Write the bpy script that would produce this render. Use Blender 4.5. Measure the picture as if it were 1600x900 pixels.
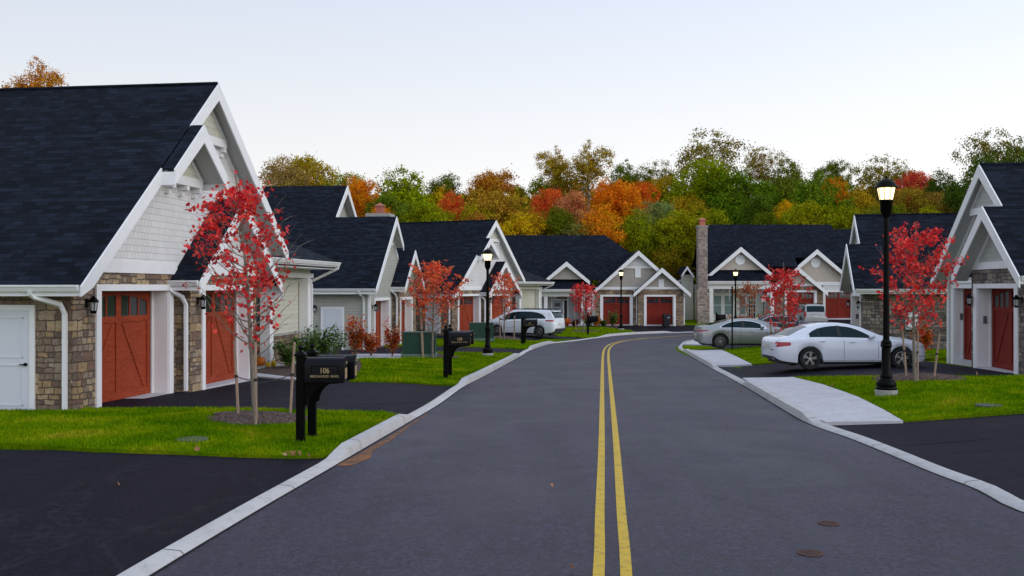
import bpy, bmesh, math, random
from mathutils import Vector, Matrix
R = math.radians
random.seed(7)
for o in list(bpy.data.objects): bpy.data.objects.remove(o)
scene = bpy.context.scene
COL = scene.collection

# ---------------------------------------------------------------- camera, sky, sun, exposure
cam_d = bpy.data.cameras.new('camera'); cam = bpy.data.objects.new('camera', cam_d); COL.objects.link(cam)
cam.location = (0, 0, 2.5); cam.rotation_euler = (R(90), 0, 0)
cam_d.sensor_width = 36; cam_d.lens = 35; cam_d.clip_start = .1; cam_d.clip_end = 3000
scene.camera = cam
SUN_EL, SUN_AZ = R(22), R(118)          # azimuth clockwise from +Y: right of and behind the camera
world = bpy.data.worlds.new("World"); scene.world = world; world.use_nodes = True
nt = world.node_tree; nt.nodes.clear()
def N(t, ty, **kw):
    n = t.nodes.new(ty)
    for k, v in kw.items(): setattr(n, k, v)
    return n
sky = N(nt, 'ShaderNodeTexSky', sky_type='NISHITA', sun_disc=False, sun_elevation=SUN_EL, sun_rotation=SUN_AZ)
sky.air_density = 1.0; sky.dust_density = 2.0
hs = N(nt, 'ShaderNodeVectorMath', operation='SCALE'); hs.inputs['Scale'].default_value = .9
nt.links.new(sky.outputs[0], hs.inputs[0])
tc = N(nt, 'ShaderNodeTexCoord'); sx = N(nt, 'ShaderNodeSeparateXYZ'); nt.links.new(tc.outputs['Generated'], sx.inputs[0])
rp = N(nt, 'ShaderNodeValToRGB'); nt.links.new(sx.outputs['Z'], rp.inputs[0])
e = rp.color_ramp.elements
e[0].position = 0.0; e[0].color = (.93, .905, .885, 1)
e[1].position = .30; e[1].color = (.66, .735, .86, 1)
k = e.new(.10); k.color = (.93, .92, .915, 1)
k = e.new(1.0); k.color = (.60, .70, .88, 1)
sc2 = N(nt, 'ShaderNodeVectorMath', operation='SCALE'); sc2.inputs['Scale'].default_value = 12.0
nt.links.new(rp.outputs[0], sc2.inputs[0])
mx = N(nt, 'ShaderNodeMix', data_type='RGBA'); mx.inputs[0].default_value = .9
nt.links.new(hs.outputs[0], mx.inputs[6]); nt.links.new(sc2.outputs[0], mx.inputs[7])
bg = N(nt, 'ShaderNodeBackground'); bg.inputs[1].default_value = .1
wo = N(nt, 'ShaderNodeOutputWorld')
gd = N(nt, 'ShaderNodeVectorMath', operation='DOT_PRODUCT'); nt.links.new(tc.outputs['Generated'], gd.inputs[0]); gd.inputs[1].default_value = (.80, -.50, .1)
gm = N(nt, 'ShaderNodeMath', operation='MULTIPLY_ADD'); nt.links.new(gd.outputs['Value'], gm.inputs[0]); gm.inputs[1].default_value = .26; gm.inputs[2].default_value = 1.09
gs = N(nt, 'ShaderNodeVectorMath', operation='SCALE'); nt.links.new(mx.outputs[2], gs.inputs[0]); nt.links.new(gm.outputs[0], gs.inputs['Scale'])
nt.links.new(gs.outputs[0], bg.inputs[0]); nt.links.new(bg.outputs[0], wo.inputs[0])
sd = bpy.data.lights.new('sun', 'SUN'); so = bpy.data.objects.new('sun', sd); COL.objects.link(so)
sd.energy = .85; sd.angle = R(35); sd.color = (1, .93, .86)
dv = Vector((math.sin(SUN_AZ)*math.cos(SUN_EL), math.cos(SUN_AZ)*math.cos(SUN_EL), math.sin(SUN_EL)))
so.rotation_euler = dv.to_track_quat('Z', 'Y').to_euler(); so.location = (30, -30, 30)
scene.view_settings.view_transform = 'Standard'; scene.view_settings.look = 'None'
scene.view_settings.exposure = 0.0; scene.view_settings.gamma = 1
scene.render.resolution_x = 1024; scene.render.resolution_y = 576

# ---------------------------------------------------------------- materials
MATS = {}
def mat(name, col, rough=.6, metal=0, spec=.4, coat=0, build=None):
    if name in MATS: return MATS[name]
    m = bpy.data.materials.new(name); m.use_nodes = True; t = m.node_tree
    b = t.nodes['Principled BSDF']
    b.inputs['Base Color'].default_value = (*col, 1); b.inputs['Roughness'].default_value = rough
    b.inputs['Metallic'].default_value = metal; b.inputs['Specular IOR Level'].default_value = spec
    b.inputs['Coat Weight'].default_value = coat
    if build: build(t, b)
    MATS[name] = m; return m
def noise(t, vec, scale, detail=4, rough=.55, dist=0):
    n = N(t, 'ShaderNodeTexNoise'); n.inputs['Scale'].default_value = scale; n.inputs['Detail'].default_value = detail
    n.inputs['Roughness'].default_value = rough; n.inputs['Distortion'].default_value = dist
    if vec is not None: t.links.new(vec, n.inputs['Vector'])
    return n.outputs['Fac']
def ramp(t, fac, *stops, interp='LINEAR'):
    r = N(t, 'ShaderNodeValToRGB'); r.color_ramp.interpolation = interp
    el = r.color_ramp.elements
    while len(el) < len(stops): el.new(.5)
    for q, (p, c) in zip(el, stops): q.position = p; q.color = (*c, 1) if len(c) == 3 else c
    if fac is not None: t.links.new(fac, r.inputs[0])
    return r.outputs[0]
def mix(t, a, b, fac, blend='MIX'):
    n = N(t, 'ShaderNodeMix', data_type='RGBA', blend_type=blend)
    for s, v in ((0, fac), (6, a), (7, b)):
        if isinstance(v, (int, float)): n.inputs[s].default_value = v
        elif isinstance(v, tuple): n.inputs[s].default_value = (*v, 1)
        else: t.links.new(v, n.inputs[s])
    return n.outputs[2]
def math_(t, op, a, b=0.):
    n = N(t, 'ShaderNodeMath', operation=op)
    for s, v in ((0, a), (1, b)):
        if isinstance(v, (int, float)): n.inputs[s].default_value = v
        else: t.links.new(v, n.inputs[s])
    return n.outputs[0]
def bump(t, b, h, strength=.3, dist=.02):
    n = N(t, 'ShaderNodeBump'); n.inputs['Strength'].default_value = strength; n.inputs['Distance'].default_value = dist
    t.links.new(h, n.inputs['Height']); t.links.new(n.outputs[0], b.inputs['Normal'])
def uv(t): return N(t, 'ShaderNodeTexCoord').outputs['UV']
def pos(t): return N(t, 'ShaderNodeNewGeometry').outputs['Position']
def objc(t): return N(t, 'ShaderNodeTexCoord').outputs['Object']
def sc(t, v, s):
    n = N(t, 'ShaderNodeVectorMath', operation='MULTIPLY'); t.links.new(v, n.inputs[0]); n.inputs[1].default_value = s
    return n.outputs[0]

def asphalt(c1, c2, gl):
    def f(t, b):
        p = pos(t)
        fine = noise(t, p, 14, 8, .9); grit = N(t, 'ShaderNodeTexWhiteNoise'); t.links.new(sc(t, p, (38, 30, 1)), (fl_ := N(t, 'ShaderNodeVectorMath', operation='FLOOR')).inputs[0]); t.links.new(fl_.outputs[0], grit.inputs['Vector']); mid = noise(t, p, .45, 6, .62, .8)
        strk = noise(t, sc(t, p, (1.6, .10, 1)), 1.0, 5, .6)
        c = ramp(t, mid, (.3, c1), (.7, c2))
        c = mix(t, c, ramp(t, strk, (.35, (.74,)*3), (.65, (1.3,)*3)), .6, 'MULTIPLY')
        c = mix(t, c, ramp(t, fine, (.40, (.42,)*3), (.60, (1.7,)*3)), .8, 'MULTIPLY')
        c = mix(t, c, ramp(t, grit.outputs['Value'], (0, (.55, .55, .6)), (.5, (1, 1, 1)), (1, (1.5, 1.45, 1.5))), .7, 'MULTIPLY')
        ck = noise(t, sc(t, p, (1, .6, 1)), .16, 7, .6, .3); ck2 = math_(t, 'ABSOLUTE', math_(t, 'SUBTRACT', ck, .5)); c = mix(t, (.02, .019, .024), c, ramp(t, ck2, (.0012, (.25,)*3), (.0045, (1,)*3)))
        blot = noise(t, p, 1.7, 6, .7, 1.5); c = mix(t, c, ramp(t, blot, (.30, (.62,)*3), (.42, (1.,)*3), (.62, (1.,)*3), (.74, (1.35,)*3)), .7, 'MULTIPLY')
        t.links.new(c, b.inputs['Base Color'])
        t.links.new(ramp(t, mid, (.3, (gl,)*3), (.7, (gl+.14,)*3)), b.inputs['Roughness'])
        bump(t, b, fine, .5, .012)
    return f
M_road = mat('road_asphalt', (.05,)*3, .5, spec=.2, build=asphalt((.0215, .018, .034), (.034, .029, .050), .46))
M_drive = mat('driveway_asphalt', (.03,)*3, .6, spec=.07, build=asphalt((.0062, .0048, .0105), (.0105, .0085, .017), .6))
def conc(base):
    def f(t, b):
        p = pos(t); a = noise(t, p, 1.3, 6, .65, .4); g = noise(t, p, 70, 3, .6); st = noise(t, p, 5, 6, .7, 1)
        c = ramp(t, a, (.3, tuple(x*.86 for x in base)), (.7, base))
        c = mix(t, c, ramp(t, st, (.34, (.66, .64, .6)), (.5, (1, 1, 1))), .5, 'MULTIPLY')
        c = mix(t, c, ramp(t, g, (.3, (.85,)*3), (.7, (1.1,)*3)), .6, 'MULTIPLY')
        t.links.new(c, b.inputs['Base Color']); bump(t, b, g, .25, .006)
    return f
M_kerb = mat('kerb_concrete', (.4,)*3, .85, spec=.2, build=conc((.50, .485, .49)))
M_walk = mat('walk_concrete', (.4,)*3, .85, spec=.2, build=conc((.52, .51, .545)))
def grass(t, b):
    p = pos(t); a = noise(t, p, .8, 6, .7, .6); f = noise(t, sc(t, p, (1, .45, 1)), 16, 5, .75); m = noise(t, p, 2.2, 5, .65)
    c = ramp(t, a, (.34, (.040, .110, .0006)), (.48, (.085, .160, .0012)), (.60, (.14, .19, .0025)), (.70, (.22, .19, .014)))
    c = mix(t, c, (.16, .13, .016), ramp(t, m, (.56, (0,)*3), (.78, (.6,)*3)))
    c = mix(t, c, ramp(t, f, (.3, (.5, .55, .4)), (.7, (1.45, 1.4, 1.5))), .8, 'MULTIPLY')
    t.links.new(c, b.inputs['Base Color']); bump(t, b, f, .9, .05)
M_grass = mat('lawn_grass', (.1, .2, .02), 1, spec=0, build=grass)
def blade(t, b):
    p = pos(t); a = noise(t, p, .8, 6, .7, .6)
    rnd = N(t, 'ShaderNodeNewGeometry').outputs['Random Per Island']
    c = ramp(t, a, (.34, (.050, .140, .0008)), (.48, (.115, .220, .0014)), (.60, (.19, .27, .003)), (.70, (.30, .27, .02)))
    c = mix(t, c, ramp(t, rnd, (0, (.6, .65, .5)), (.85, (1.3, 1.25, 1.3)), (1, (1.9, 1.4, 1.6))), 1, 'MULTIPLY')
    t.links.new(c, b.inputs['Base Color'])
M_blade = mat('grass_blade', (.1, .2, .02), 1, spec=.02, build=blade)
def mulch(t, b):
    p = pos(t); v = N(t, 'ShaderNodeTexVoronoi'); v.inputs['Scale'].default_value = 22
    t.links.new(sc(t, p, (1, 1.8, 1)), v.inputs['Vector'])
    c = ramp(t, v.outputs['Color'], (.1, (.05, .033, .027)), (.6, (.13, .09, .08)), (1, (.24, .18, .16)))
    t.links.new(c, b.inputs['Base Color']); bump(t, b, v.outputs['Distance'], 1, .04)
M_mulch = mat('bark_mulch', (.1, .07, .06), .95, spec=.1, build=mulch)
def shingle(t, b):
    u = uv(t); br = N(t, 'ShaderNodeTexBrick'); t.links.new(u, br.inputs['Vector'])
    br.inputs['Scale'].default_value = 1; br.inputs['Brick Width'].default_value = .30; br.inputs['Row Height'].default_value = .142
    br.inputs['Mortar Size'].default_value = .006; br.inputs['Mortar Smooth'].default_value = .1; br.inputs['Bias'].default_value = -.2
    br.offset = .37; br.offset_frequency = 2
    br.inputs['Color1'].default_value = (.0042, .0062, .0115, 1); br.inputs['Color2'].default_value = (.0125, .0185, .033, 1)
    br.inputs['Mortar'].default_value = (.004, .004, .006, 1)
    b2 = N(t, 'ShaderNodeTexBrick'); t.links.new(u, b2.inputs['Vector']); b2.offset = .61; b2.offset_frequency = 3
    b2.inputs['Scale'].default_value = 1; b2.inputs['Brick Width'].default_value = .47; b2.inputs['Row Height'].default_value = .142; b2.inputs['Mortar Size'].default_value = 0
    b2.inputs['Color1'].default_value = (.8, .8, .82, 1); b2.inputs['Color2'].default_value = (1.25, 1.25, 1.25, 1)
    c = mix(t, br.outputs['Color'], b2.outputs['Color'], .8, 'MULTIPLY')
    n = noise(t, objc(t), .5, 5, .6); c = mix(t, c, ramp(t, n, (.3, (.8, .8, .85)), (.7, (1.25, 1.2, 1.15))), .8, 'MULTIPLY')
    gr = noise(t, objc(t), 60, 2, .6); c = mix(t, c, ramp(t, gr, (.3, (.7,)*3), (.7, (1.3,)*3)), .7, 'MULTIPLY')
    t.links.new(c, b.inputs['Base Color'])
    s = N(t, 'ShaderNodeSeparateXYZ'); t.links.new(u, s.inputs[0])
    fr = math_(t, 'FRACT', math_(t, 'DIVIDE', s.outputs['Y'], .142))
    h = math_(t, 'ADD', math_(t, 'MULTIPLY', fr, -1), br.outputs['Fac'])
    bump(t, b, h, .6, .01)
M_roof = mat('roof_shingle', (.02, .023, .03), .9, spec=.1, build=shingle)
def siding(col, bw=.16, rh=.15, lap=False):
    def f(t, b):
        u = uv(t); br = N(t, 'ShaderNodeTexBrick'); t.links.new(u, br.inputs['Vector'])
        br.inputs['Scale'].default_value = 1; br.inputs['Brick Width'].default_value = 4 if lap else bw; br.inputs['Row Height'].default_value = rh
        br.inputs['Mortar Size'].default_value = .006; br.offset = .43; br.offset_frequency = 2
        br.inputs['Mortar Smooth'].default_value = .6
        br.inputs['Color1'].default_value = (*[x*.95 for x in col], 1); br.inputs['Color2'].default_value = (*[min(1, x*1.05) for x in col], 1)
        br.inputs['Mortar'].default_value = (*[x*.62 for x in col], 1)
        n = noise(t, objc(t), .9, 5, .6)
        c = mix(t, br.outputs['Color'], ramp(t, n, (.3, (.93,)*3), (.7, (1.04,)*3)), .8, 'MULTIPLY')
        t.links.new(c, b.inputs['Base Color'])
        s = N(t, 'ShaderNodeSeparateXYZ'); t.links.new(u, s.inputs[0])
        fr = math_(t, 'FRACT', math_(t, 'DIVIDE', s.outputs['Y'], rh))
        h = math_(t, 'ADD', math_(t, 'MULTIPLY', fr, -1), math_(t, 'MULTIPLY', br.outputs['Fac'], -.6))
        bump(t, b, h, .5, .01)
    return f
M_sid_w = mat('pale_shingle_siding', (.6,)*3, .7, build=siding((.68, .67, .675)))
M_sid_g = mat('grey_green_shingle_siding', (.4,)*3, .75, build=siding((.37, .375, .335)))
M_sid_c = mat('cream_shingle_siding', (.5,)*3, .75, build=siding((.56, .55, .47), rh=.17, lap=True))
M_sid_t = mat('taupe_shingle_siding', (.3,)*3, .75, build=siding((.40, .36, .325), .18, .16))
M_sid_b = mat('beige_shingle_siding', (.4,)*3, .75, build=siding((.50, .44, .38), .18, .16))
M_sid_r = mat('grey_shingle_siding', (.4,)*3, .75, build=siding((.43, .44, .42), .17, .16))
M_lap = mat('grey_lap_siding', (.4,)*3, .7, build=siding((.42, .44, .47), rh=.13, lap=True))
M_lap_w = mat('white_lap_siding', (.7,)*3, .7, build=siding((.68, .68, .68), rh=.16, lap=True))
def stone(cols, mortar):
    # coursed rubble: two brick sizes picked cell by cell, edges wobbled
    def f(t, b):
        u = uv(t)
        w = N(t, 'ShaderNodeTexNoise'); w.inputs['Scale'].default_value = 7; w.inputs['Detail'].default_value = 4; t.links.new(u, w.inputs['Vector'])
        d = N(t, 'ShaderNodeVectorMath', operation='SCALE'); t.links.new(w.outputs['Color'], d.inputs[0]); d.inputs['Scale'].default_value = .085
        a = N(t, 'ShaderNodeVectorMath', operation='ADD'); t.links.new(u, a.inputs[0]); t.links.new(d.outputs[0], a.inputs[1])
        def brick(bw, rh, off, ms=.012):
            n = N(t, 'ShaderNodeTexBrick'); t.links.new(a.outputs[0], n.inputs['Vector']); n.inputs['Scale'].default_value = 1
            n.inputs['Brick Width'].default_value = bw; n.inputs['Row Height'].default_value = rh; n.inputs['Mortar Size'].default_value = ms; n.inputs['Mortar Smooth'].default_value = .4
            n.inputs['Color1'].default_value = (0, 0, 0, 1); n.inputs['Color2'].default_value = (1, 1, 1, 1); n.inputs['Mortar'].default_value = (.5, .5, .5, 1); n.offset = off; return n
        b1 = brick(.25, .105, .4); b2 = brick(.36, .21, .5); b3 = brick(.72, .42, .5); b4 = brick(.19, .14, .3)
        m1 = math_(t, 'GREATER_THAN', b3.outputs['Color'], .55); m2 = math_(t, 'LESS_THAN', b3.outputs['Color'], .25)
        col = mix(t, b1.outputs['Color'], b2.outputs['Color'], m1); fac = mix(t, b1.outputs['Fac'], b2.outputs['Fac'], m1)
        col = mix(t, col, b4.outputs['Color'], m2); fac = mix(t, fac, b4.outputs['Fac'], m2)
        c = ramp(t, col, *[(i/len(cols), q) for i, q in enumerate(cols)], interp='CONSTANT')
        g = noise(t, u, 11, 6, .75); c = mix(t, c, ramp(t, g, (.3, (.55,)*3), (.7, (1.5,)*3)), .8, 'MULTIPLY')
        c = mix(t, c, mortar, fac)
        t.links.new(c, b.inputs['Base Color'])
        h = math_(t, 'SUBTRACT', math_(t, 'MULTIPLY', g, .7), fac); bump(t, b, h, 1.0, .04)
    return f
M_stone = mat('fieldstone_veneer', (.3,)*3, .9, spec=.2, build=stone(((.32, .215, .12), (.21, .16, .12), (.39, .29, .18), (.155, .11, .09), (.26, .20, .155), (.19, .12, .09), (.34, .26, .19), (.23, .165, .12)), (.10, .08, .065)))
M_stone_g = mat('grey_fieldstone_veneer', (.3,)*3, .9, spec=.2, build=stone(((.19, .165, .15), (.14, .12, .115), (.26, .225, .19), (.10, .085, .085), (.20, .17, .15), (.16, .125, .11), (.29, .25, .22), (.15, .13, .12)), (.07, .06, .055)))
M_stone_c = mat('pale_chimney_stone', (.3,)*3, .9, spec=.2, build=stone(((.40, .33, .29), (.30, .24, .21), (.48, .40, .35), (.24, .19, .17), (.36, .29, .27), (.44, .33, .28)), (.16, .14, .13)))
def paint(t, b):
    n = noise(t, objc(t), 2.5, 5, .6)
    t.links.new(ramp(t, n, (.3, (.74, .745, .77)), (.7, (.80, .80, .82))), b.inputs['Base Color'])
M_white = mat('white_trim_paint', (.8,)*3, .5, build=paint)
M_soffit = mat('soffit_vinyl', (.50, .51, .50), .7)
M_alu = mat('white_gutter_metal', (.76, .77, .80), .35)
def redwood(c1, c2):
    def f(t, b):
        u = uv(t); n = noise(t, sc(t, u, (.8, 7, 1)), 4, 6, .75, 1.2); a = noise(t, u, 1.5, 3)
        c = ramp(t, n, (.36, c1), (.64, c2)); c = mix(t, c, ramp(t, a, (.3, (.88,)*3), (.7, (1.1,)*3)), 1, 'MULTIPLY')
        t.links.new(c, b.inputs['Base Color'])
        s = N(t, 'ShaderNodeSeparateXYZ'); t.links.new(u, s.inputs[0])
        bump(t, b, n, .25, .006)
    return f
M_red = mat('garage_door_wood', (.3, .08, .04), .6, spec=.15, build=redwood((.20, .028, .009), (.36, .062, .025)))
M_red2 = mat('deep_red_garage_door_wood', (.2, .05, .04), .6, spec=.15, build=redwood((.155, .016, .010), (.23, .024, .014)))
M_door = mat('grey_white_door_paint', (.62, .65, .72), .45)
M_dgrey = mat('grey_front_door_paint', (.32, .35, .40), .45)
M_glass = mat('dark_window_glass', (.02, .025, .03), .06, spec=.8)
M_glassw = mat('lighter_window_glass', (.06, .075, .085), .08, spec=.7)  # glass with a slightly lighter base colour than the dark panes
M_shade = mat('window_blind', (.16, .24, .25), .35, spec=.5)
M_black = mat('black_powder_coat', (.0008, .0008, .001), .45, spec=.09)
M_navy = mat('black_mailbox_enamel', (.0008, .001, .003), .3, spec=.16)
M_gold = mat('gold_lettering', (.40, .30, .15), .5, metal=.2)
M_green = mat('transformer_green', (.008, .045, .028), .5)
M_pad = mat('green_transformer_pad', (.12, .18, .14), .8)
M_copper = mat('copper_chimney_cap', (.42, .13, .09), .45, metal=.35)
M_slab = mat('cast_stone_cap', (.35, .34, .33), .85, build=conc((.36, .35, .34)))
def emis(name, col, st):
    def f(t, b):
        b.inputs['Emission Color'].default_value = (*col, 1); b.inputs['Emission Strength'].default_value = st
    return mat(name, (.9, .8, .6), .4, build=f)
M_lamp = emis('lit_lamp_glass', (1, .74, .36), 2.6)
M_sclamp = mat('clear_lantern_glass', (.45, .47, .5), .15)
def yel(t, b):
    p = pos(t); n = noise(t, p, 9, 6, .7); f = noise(t, p, 60, 3, .7)
    c = ramp(t, n, (.33, (.30, .20, .035)), (.48, (.52, .34, .025)), (.8, (.60, .40, .03)))
    c = mix(t, c, (.07, .065, .06), ramp(t, f, (.62, (0,)*3), (.75, (.7,)*3)))
    t.links.new(c, b.inputs['Base Color'])
M_yel = mat('yellow_road_paint', (.5, .33, .03), .7, build=yel)
def rust(t, b):
    p = pos(t); n = noise(t, p, 3, 6, .7, .5)
    t.links.new(ramp(t, n, (.3, (.17, .09, .045)), (.7, (.30, .13, .045))), b.inputs['Base Color'])
M_rustp = mat('rusted_iron', (.10, .045, .03), .8, build=lambda t, b: (t.links.new(ramp(t, noise(t, pos(t), 40, 5, .7), (.35, (.03, .016, .015)), (.65, (.11, .05, .038))), b.inputs['Base Color']), bump(t, b, noise(t, pos(t), 50, 2), .8, .01)))
def bark(c1, c2):
    def f(t, b):
        o = objc(t); n = noise(t, sc(t, o, (1, 1, .25)), 25, 5, .7)
        t.links.new(ramp(t, n, (.3, c1), (.7, c2)), b.inputs['Base Color']); bump(t, b, n, .5, .01)
    return f
M_bark = mat('young_bark', (.2, .17, .14), .9, build=bark((.11, .09, .075), (.25, .21, .17)))
M_barkf = mat('forest_bark', (.15, .13, .11), .9, build=bark((.07, .06, .05), (.2, .18, .16)))
M_stake = mat('wooden_stake', (.35, .26, .2), .9, build=bark((.22, .15, .11), (.40, .29, .22)))
M_strap = mat('rubber_strap', (.01,)*3, .6)
def leaf(c1, c2, c3, tr=.25):
    def f(t, b):
        g = N(t, 'ShaderNodeNewGeometry'); c = ramp(t, g.outputs['Random Per Island'], (0, c1), (.5, c2), (1, c3))
        n = noise(t, objc(t), 1.6, 2); c = mix(t, c, ramp(t, n, (.35, (.75,)*3), (.65, (1.25,)*3)), 1, 'MULTIPLY')
        t.links.new(c, b.inputs['Base Color'])
        tl = N(t, 'ShaderNodeBsdfTranslucent'); t.links.new(c, tl.inputs[0]); ms = N(t, 'ShaderNodeMixShader'); ms.inputs[0].default_value = tr
        out = t.nodes['Material Output']; t.links.new(b.outputs[0], ms.inputs[1]); t.links.new(tl.outputs[0], ms.inputs[2]); t.links.new(ms.outputs[0], out.inputs[0])
    return f
M_leaf_r = mat('scarlet_maple_leaf', (.5, .02, .02), .5, build=leaf((.36, .005, .014), (.74, .014, .026), (.88, .10, .055), .35))
M_leaf_o = mat('orange_red_maple_leaf', (.5, .1, .02), .5, build=leaf((.62, .035, .022), (.75, .085, .03), (.72, .22, .035), .35))
M_leaf_b = mat('rust_orange_leaf', (.4, .12, .03), .5, build=leaf((.32, .06, .025), (.42, .10, .03), (.45, .17, .04), .3))
M_leaf_g = mat('shrub_leaf', (.04, .1, .02), .5, build=leaf((.03, .075, .014), (.07, .15, .022), (.20, .28, .04)))
M_leaf_f = mat('fallen_leaf', (.3, .1, .06), .7, build=leaf((.30, .05, .04), (.35, .14, .07), (.4, .3, .12)))
def forest(t, b):
    oi = N(t, 'ShaderNodeObjectInfo'); g = N(t, 'ShaderNodeNewGeometry')
    n = noise(t, objc(t), 2.6, 3, .6); n2 = noise(t, objc(t), 8, 2)
    hsv = N(t, 'ShaderNodeHueSaturation'); t.links.new(oi.outputs['Color'], hsv.inputs['Color'])
    t.links.new(math_(t, 'ADD', math_(t, 'MULTIPLY', n, .11), .445), hsv.inputs['Hue'])
    t.links.new(math_(t, 'ADD', math_(t, 'MULTIPLY', n2, 1.1), .45), hsv.inputs['Value'])
    c = mix(t, hsv.outputs[0], ramp(t, g.outputs['Random Per Island'], (0, (.7, .7, .65)), (.6, (1.35,)*3), (1, (2.1, 2.0, 1.7))), 1, 'MULTIPLY')
    t.links.new(c, b.inputs['Base Color'])
    tl = N(t, 'ShaderNodeBsdfTranslucent'); t.links.new(c, tl.inputs[0]); ms = N(t, 'ShaderNodeMixShader'); ms.inputs[0].default_value = .3
    out = t.nodes['Material Output']; t.links.new(b.outputs[0], ms.inputs[1]); t.links.new(tl.outputs[0], ms.inputs[2]); t.links.new(ms.outputs[0], out.inputs[0])
M_forest = mat('autumn_foliage', (.1, .1, .02), .8, spec=0, build=forest)

# ---------------------------------------------------------------- object helpers
def tag(o, label=None, cat=None, group=None, kind=None):
    if label: o['label'] = label
    if cat: o['category'] = cat
    if group: o['group'] = group
    if kind: o['kind'] = kind
    return o
def empty(name, loc, rz, label, cat, group=None):
    o = bpy.data.objects.new(name, None); COL.objects.link(o); o.location = loc; o.rotation_euler = (0, 0, rz)
    o.empty_display_size = .2
    return tag(o, label, cat, group)
def copy_tree(o, parent=None):
    c = o.copy(); COL.objects.link(c); c.parent = parent
    for ch in list(o.children): copy_tree(ch, c)
    return c
class MB:
    def __init__(s): s.v = []; s.f = []
    def add(s, vs, fs):
        k = len(s.v); s.v += [tuple(p) for p in vs]; s.f += [tuple(i+k for i in f) for f in fs]; return s
    def box(s, x0, x1, y0, y1, z0, z1):
        return s.add([(x, y, z) for z in (z0, z1) for y in (y0, y1) for x in (x0, x1)],
                     [(0, 2, 3, 1), (4, 5, 7, 6), (0, 1, 5, 4), (2, 6, 7, 3), (0, 4, 6, 2), (1, 3, 7, 5)])
    # house-local: u along the street (y), v outwards (x), w up (z)
    def b(s, u0, u1, v0, v1, w0, w1): return s.box(v0, v1, u0, u1, w0, w1)
    def prism(s, poly, v0, v1):            # poly in (u,w), extruded along v
        n = len(poly)
        return s.add([(v0, u, w) for u, w in poly]+[(v1, u, w) for u, w in poly],
                     [tuple(range(n)), tuple(range(2*n-1, n-1, -1))]+[(i, (i+1) % n, n+(i+1) % n, n+i) for i in range(n)])
    def prismv(s, poly, u0, u1):           # poly in (v,w), extruded along u
        n = len(poly)
        return s.add([(v, u0, w) for v, w in poly]+[(v, u1, w) for v, w in poly],
                     [tuple(range(n)), tuple(range(2*n-1, n-1, -1))]+[(i, (i+1) % n, n+(i+1) % n, n+i) for i in range(n)])
    def sheet(s, poly, wf, th=.06):        # poly in (u,v), top surface wf(u,v)
        n = len(poly)
        return s.add([(v, u, wf(u, v)) for u, v in poly]+[(v, u, wf(u, v)-th) for u, v in poly],
                     [tuple(range(n)), tuple(range(2*n-1, n-1, -1))]+[(i, (i+1) % n, n+(i+1) % n, n+i) for i in range(n)])
    def tube(s, pts, rad, n=8, cap=True):
        pts = [Vector(p) for p in pts]; rr = rad if isinstance(rad, (list, tuple)) else [rad]*len(pts)
        rings = []; up = Vector((0, 0, 1))
        for i, p in enumerate(pts):
            d = (pts[min(i+1, len(pts)-1)]-pts[max(i-1, 0)]).normalized()
            a = d.cross(up if abs(d.z) < .95 else Vector((1, 0, 0))).normalized(); c = d.cross(a)
            rings.append([p+(a*math.cos(2*math.pi*j/n)+c*math.sin(2*math.pi*j/n))*rr[i] for j in range(n)])
        vs = [q for r in rings for q in r]; fs = []
        for i in range(len(pts)-1):
            for j in range(n): fs.append((i*n+j, i*n+(j+1) % n, (i+1)*n+(j+1) % n, (i+1)*n+j))
        if cap: fs += [tuple(range(n-1, -1, -1)), tuple(range((len(pts)-1)*n, len(pts)*n))]
        return s.add(vs, fs)
    def lathe(s, prof, n=24, c=(0, 0, 0), axis='z', cap=True):
        vs = []; fs = []
        for r, z in prof:
            for j in range(n):
                a = 2*math.pi*j/n; x, y = r*math.cos(a), r*math.sin(a)
                vs.append((c[0]+x, c[1]+y, c[2]+z) if axis == 'z' else (c[0]+x, c[1]+z, c[2]+y))
        for i in range(len(prof)-1):
            for j in range(n): fs.append((i*n+j, i*n+(j+1) % n, (i+1)*n+(j+1) % n, (i+1)*n+j))
        if cap: fs += [tuple(range(n-1, -1, -1)), tuple(range((len(prof)-1)*n, len(prof)*n))]
        return s.add(vs, fs)
    def build(s, name, m, parent=None, mx=1, smooth=False, recalc=True, ang=35, loc=None):
        me = bpy.data.meshes.new(name); me.from_pydata([(x*mx, y, z) for x, y, z in s.v], [], s.f); me.update()
        if recalc:
            bm = bmesh.new(); bm.from_mesh(me); bmesh.ops.recalc_face_normals(bm, faces=bm.faces); bm.to_mesh(me); bm.free()
        ul = me.uv_layers.new(name='UVMap')
        for p in me.polygons:
            n = p.normal
            if abs(n.z) > .96: h, d = Vector((1, 0, 0)), Vector((0, 1, 0))
            else:
                h = Vector((-n.y, n.x, 0)).normalized(); d = n.cross(h)
                if d.z < 0: d = -d
                if abs(h.x) > abs(h.y):
                    if h.x < 0: h = -h
                elif h.y < 0: h = -h
            for li in p.loop_indices:
                c = me.vertices[me.loops[li].vertex_index].co; ul.data[li].uv = (c.dot(h), c.dot(d))
        if smooth:
            me.polygons.foreach_set('use_smooth', [True]*len(me.polygons)); me.set_sharp_from_angle(angle=R(ang))
        me.materials.append(m)
        o = bpy.data.objects.new(name, me); COL.objects.link(o)
        if parent: o.parent = parent
        if loc: o.location = loc
        return o
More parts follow.
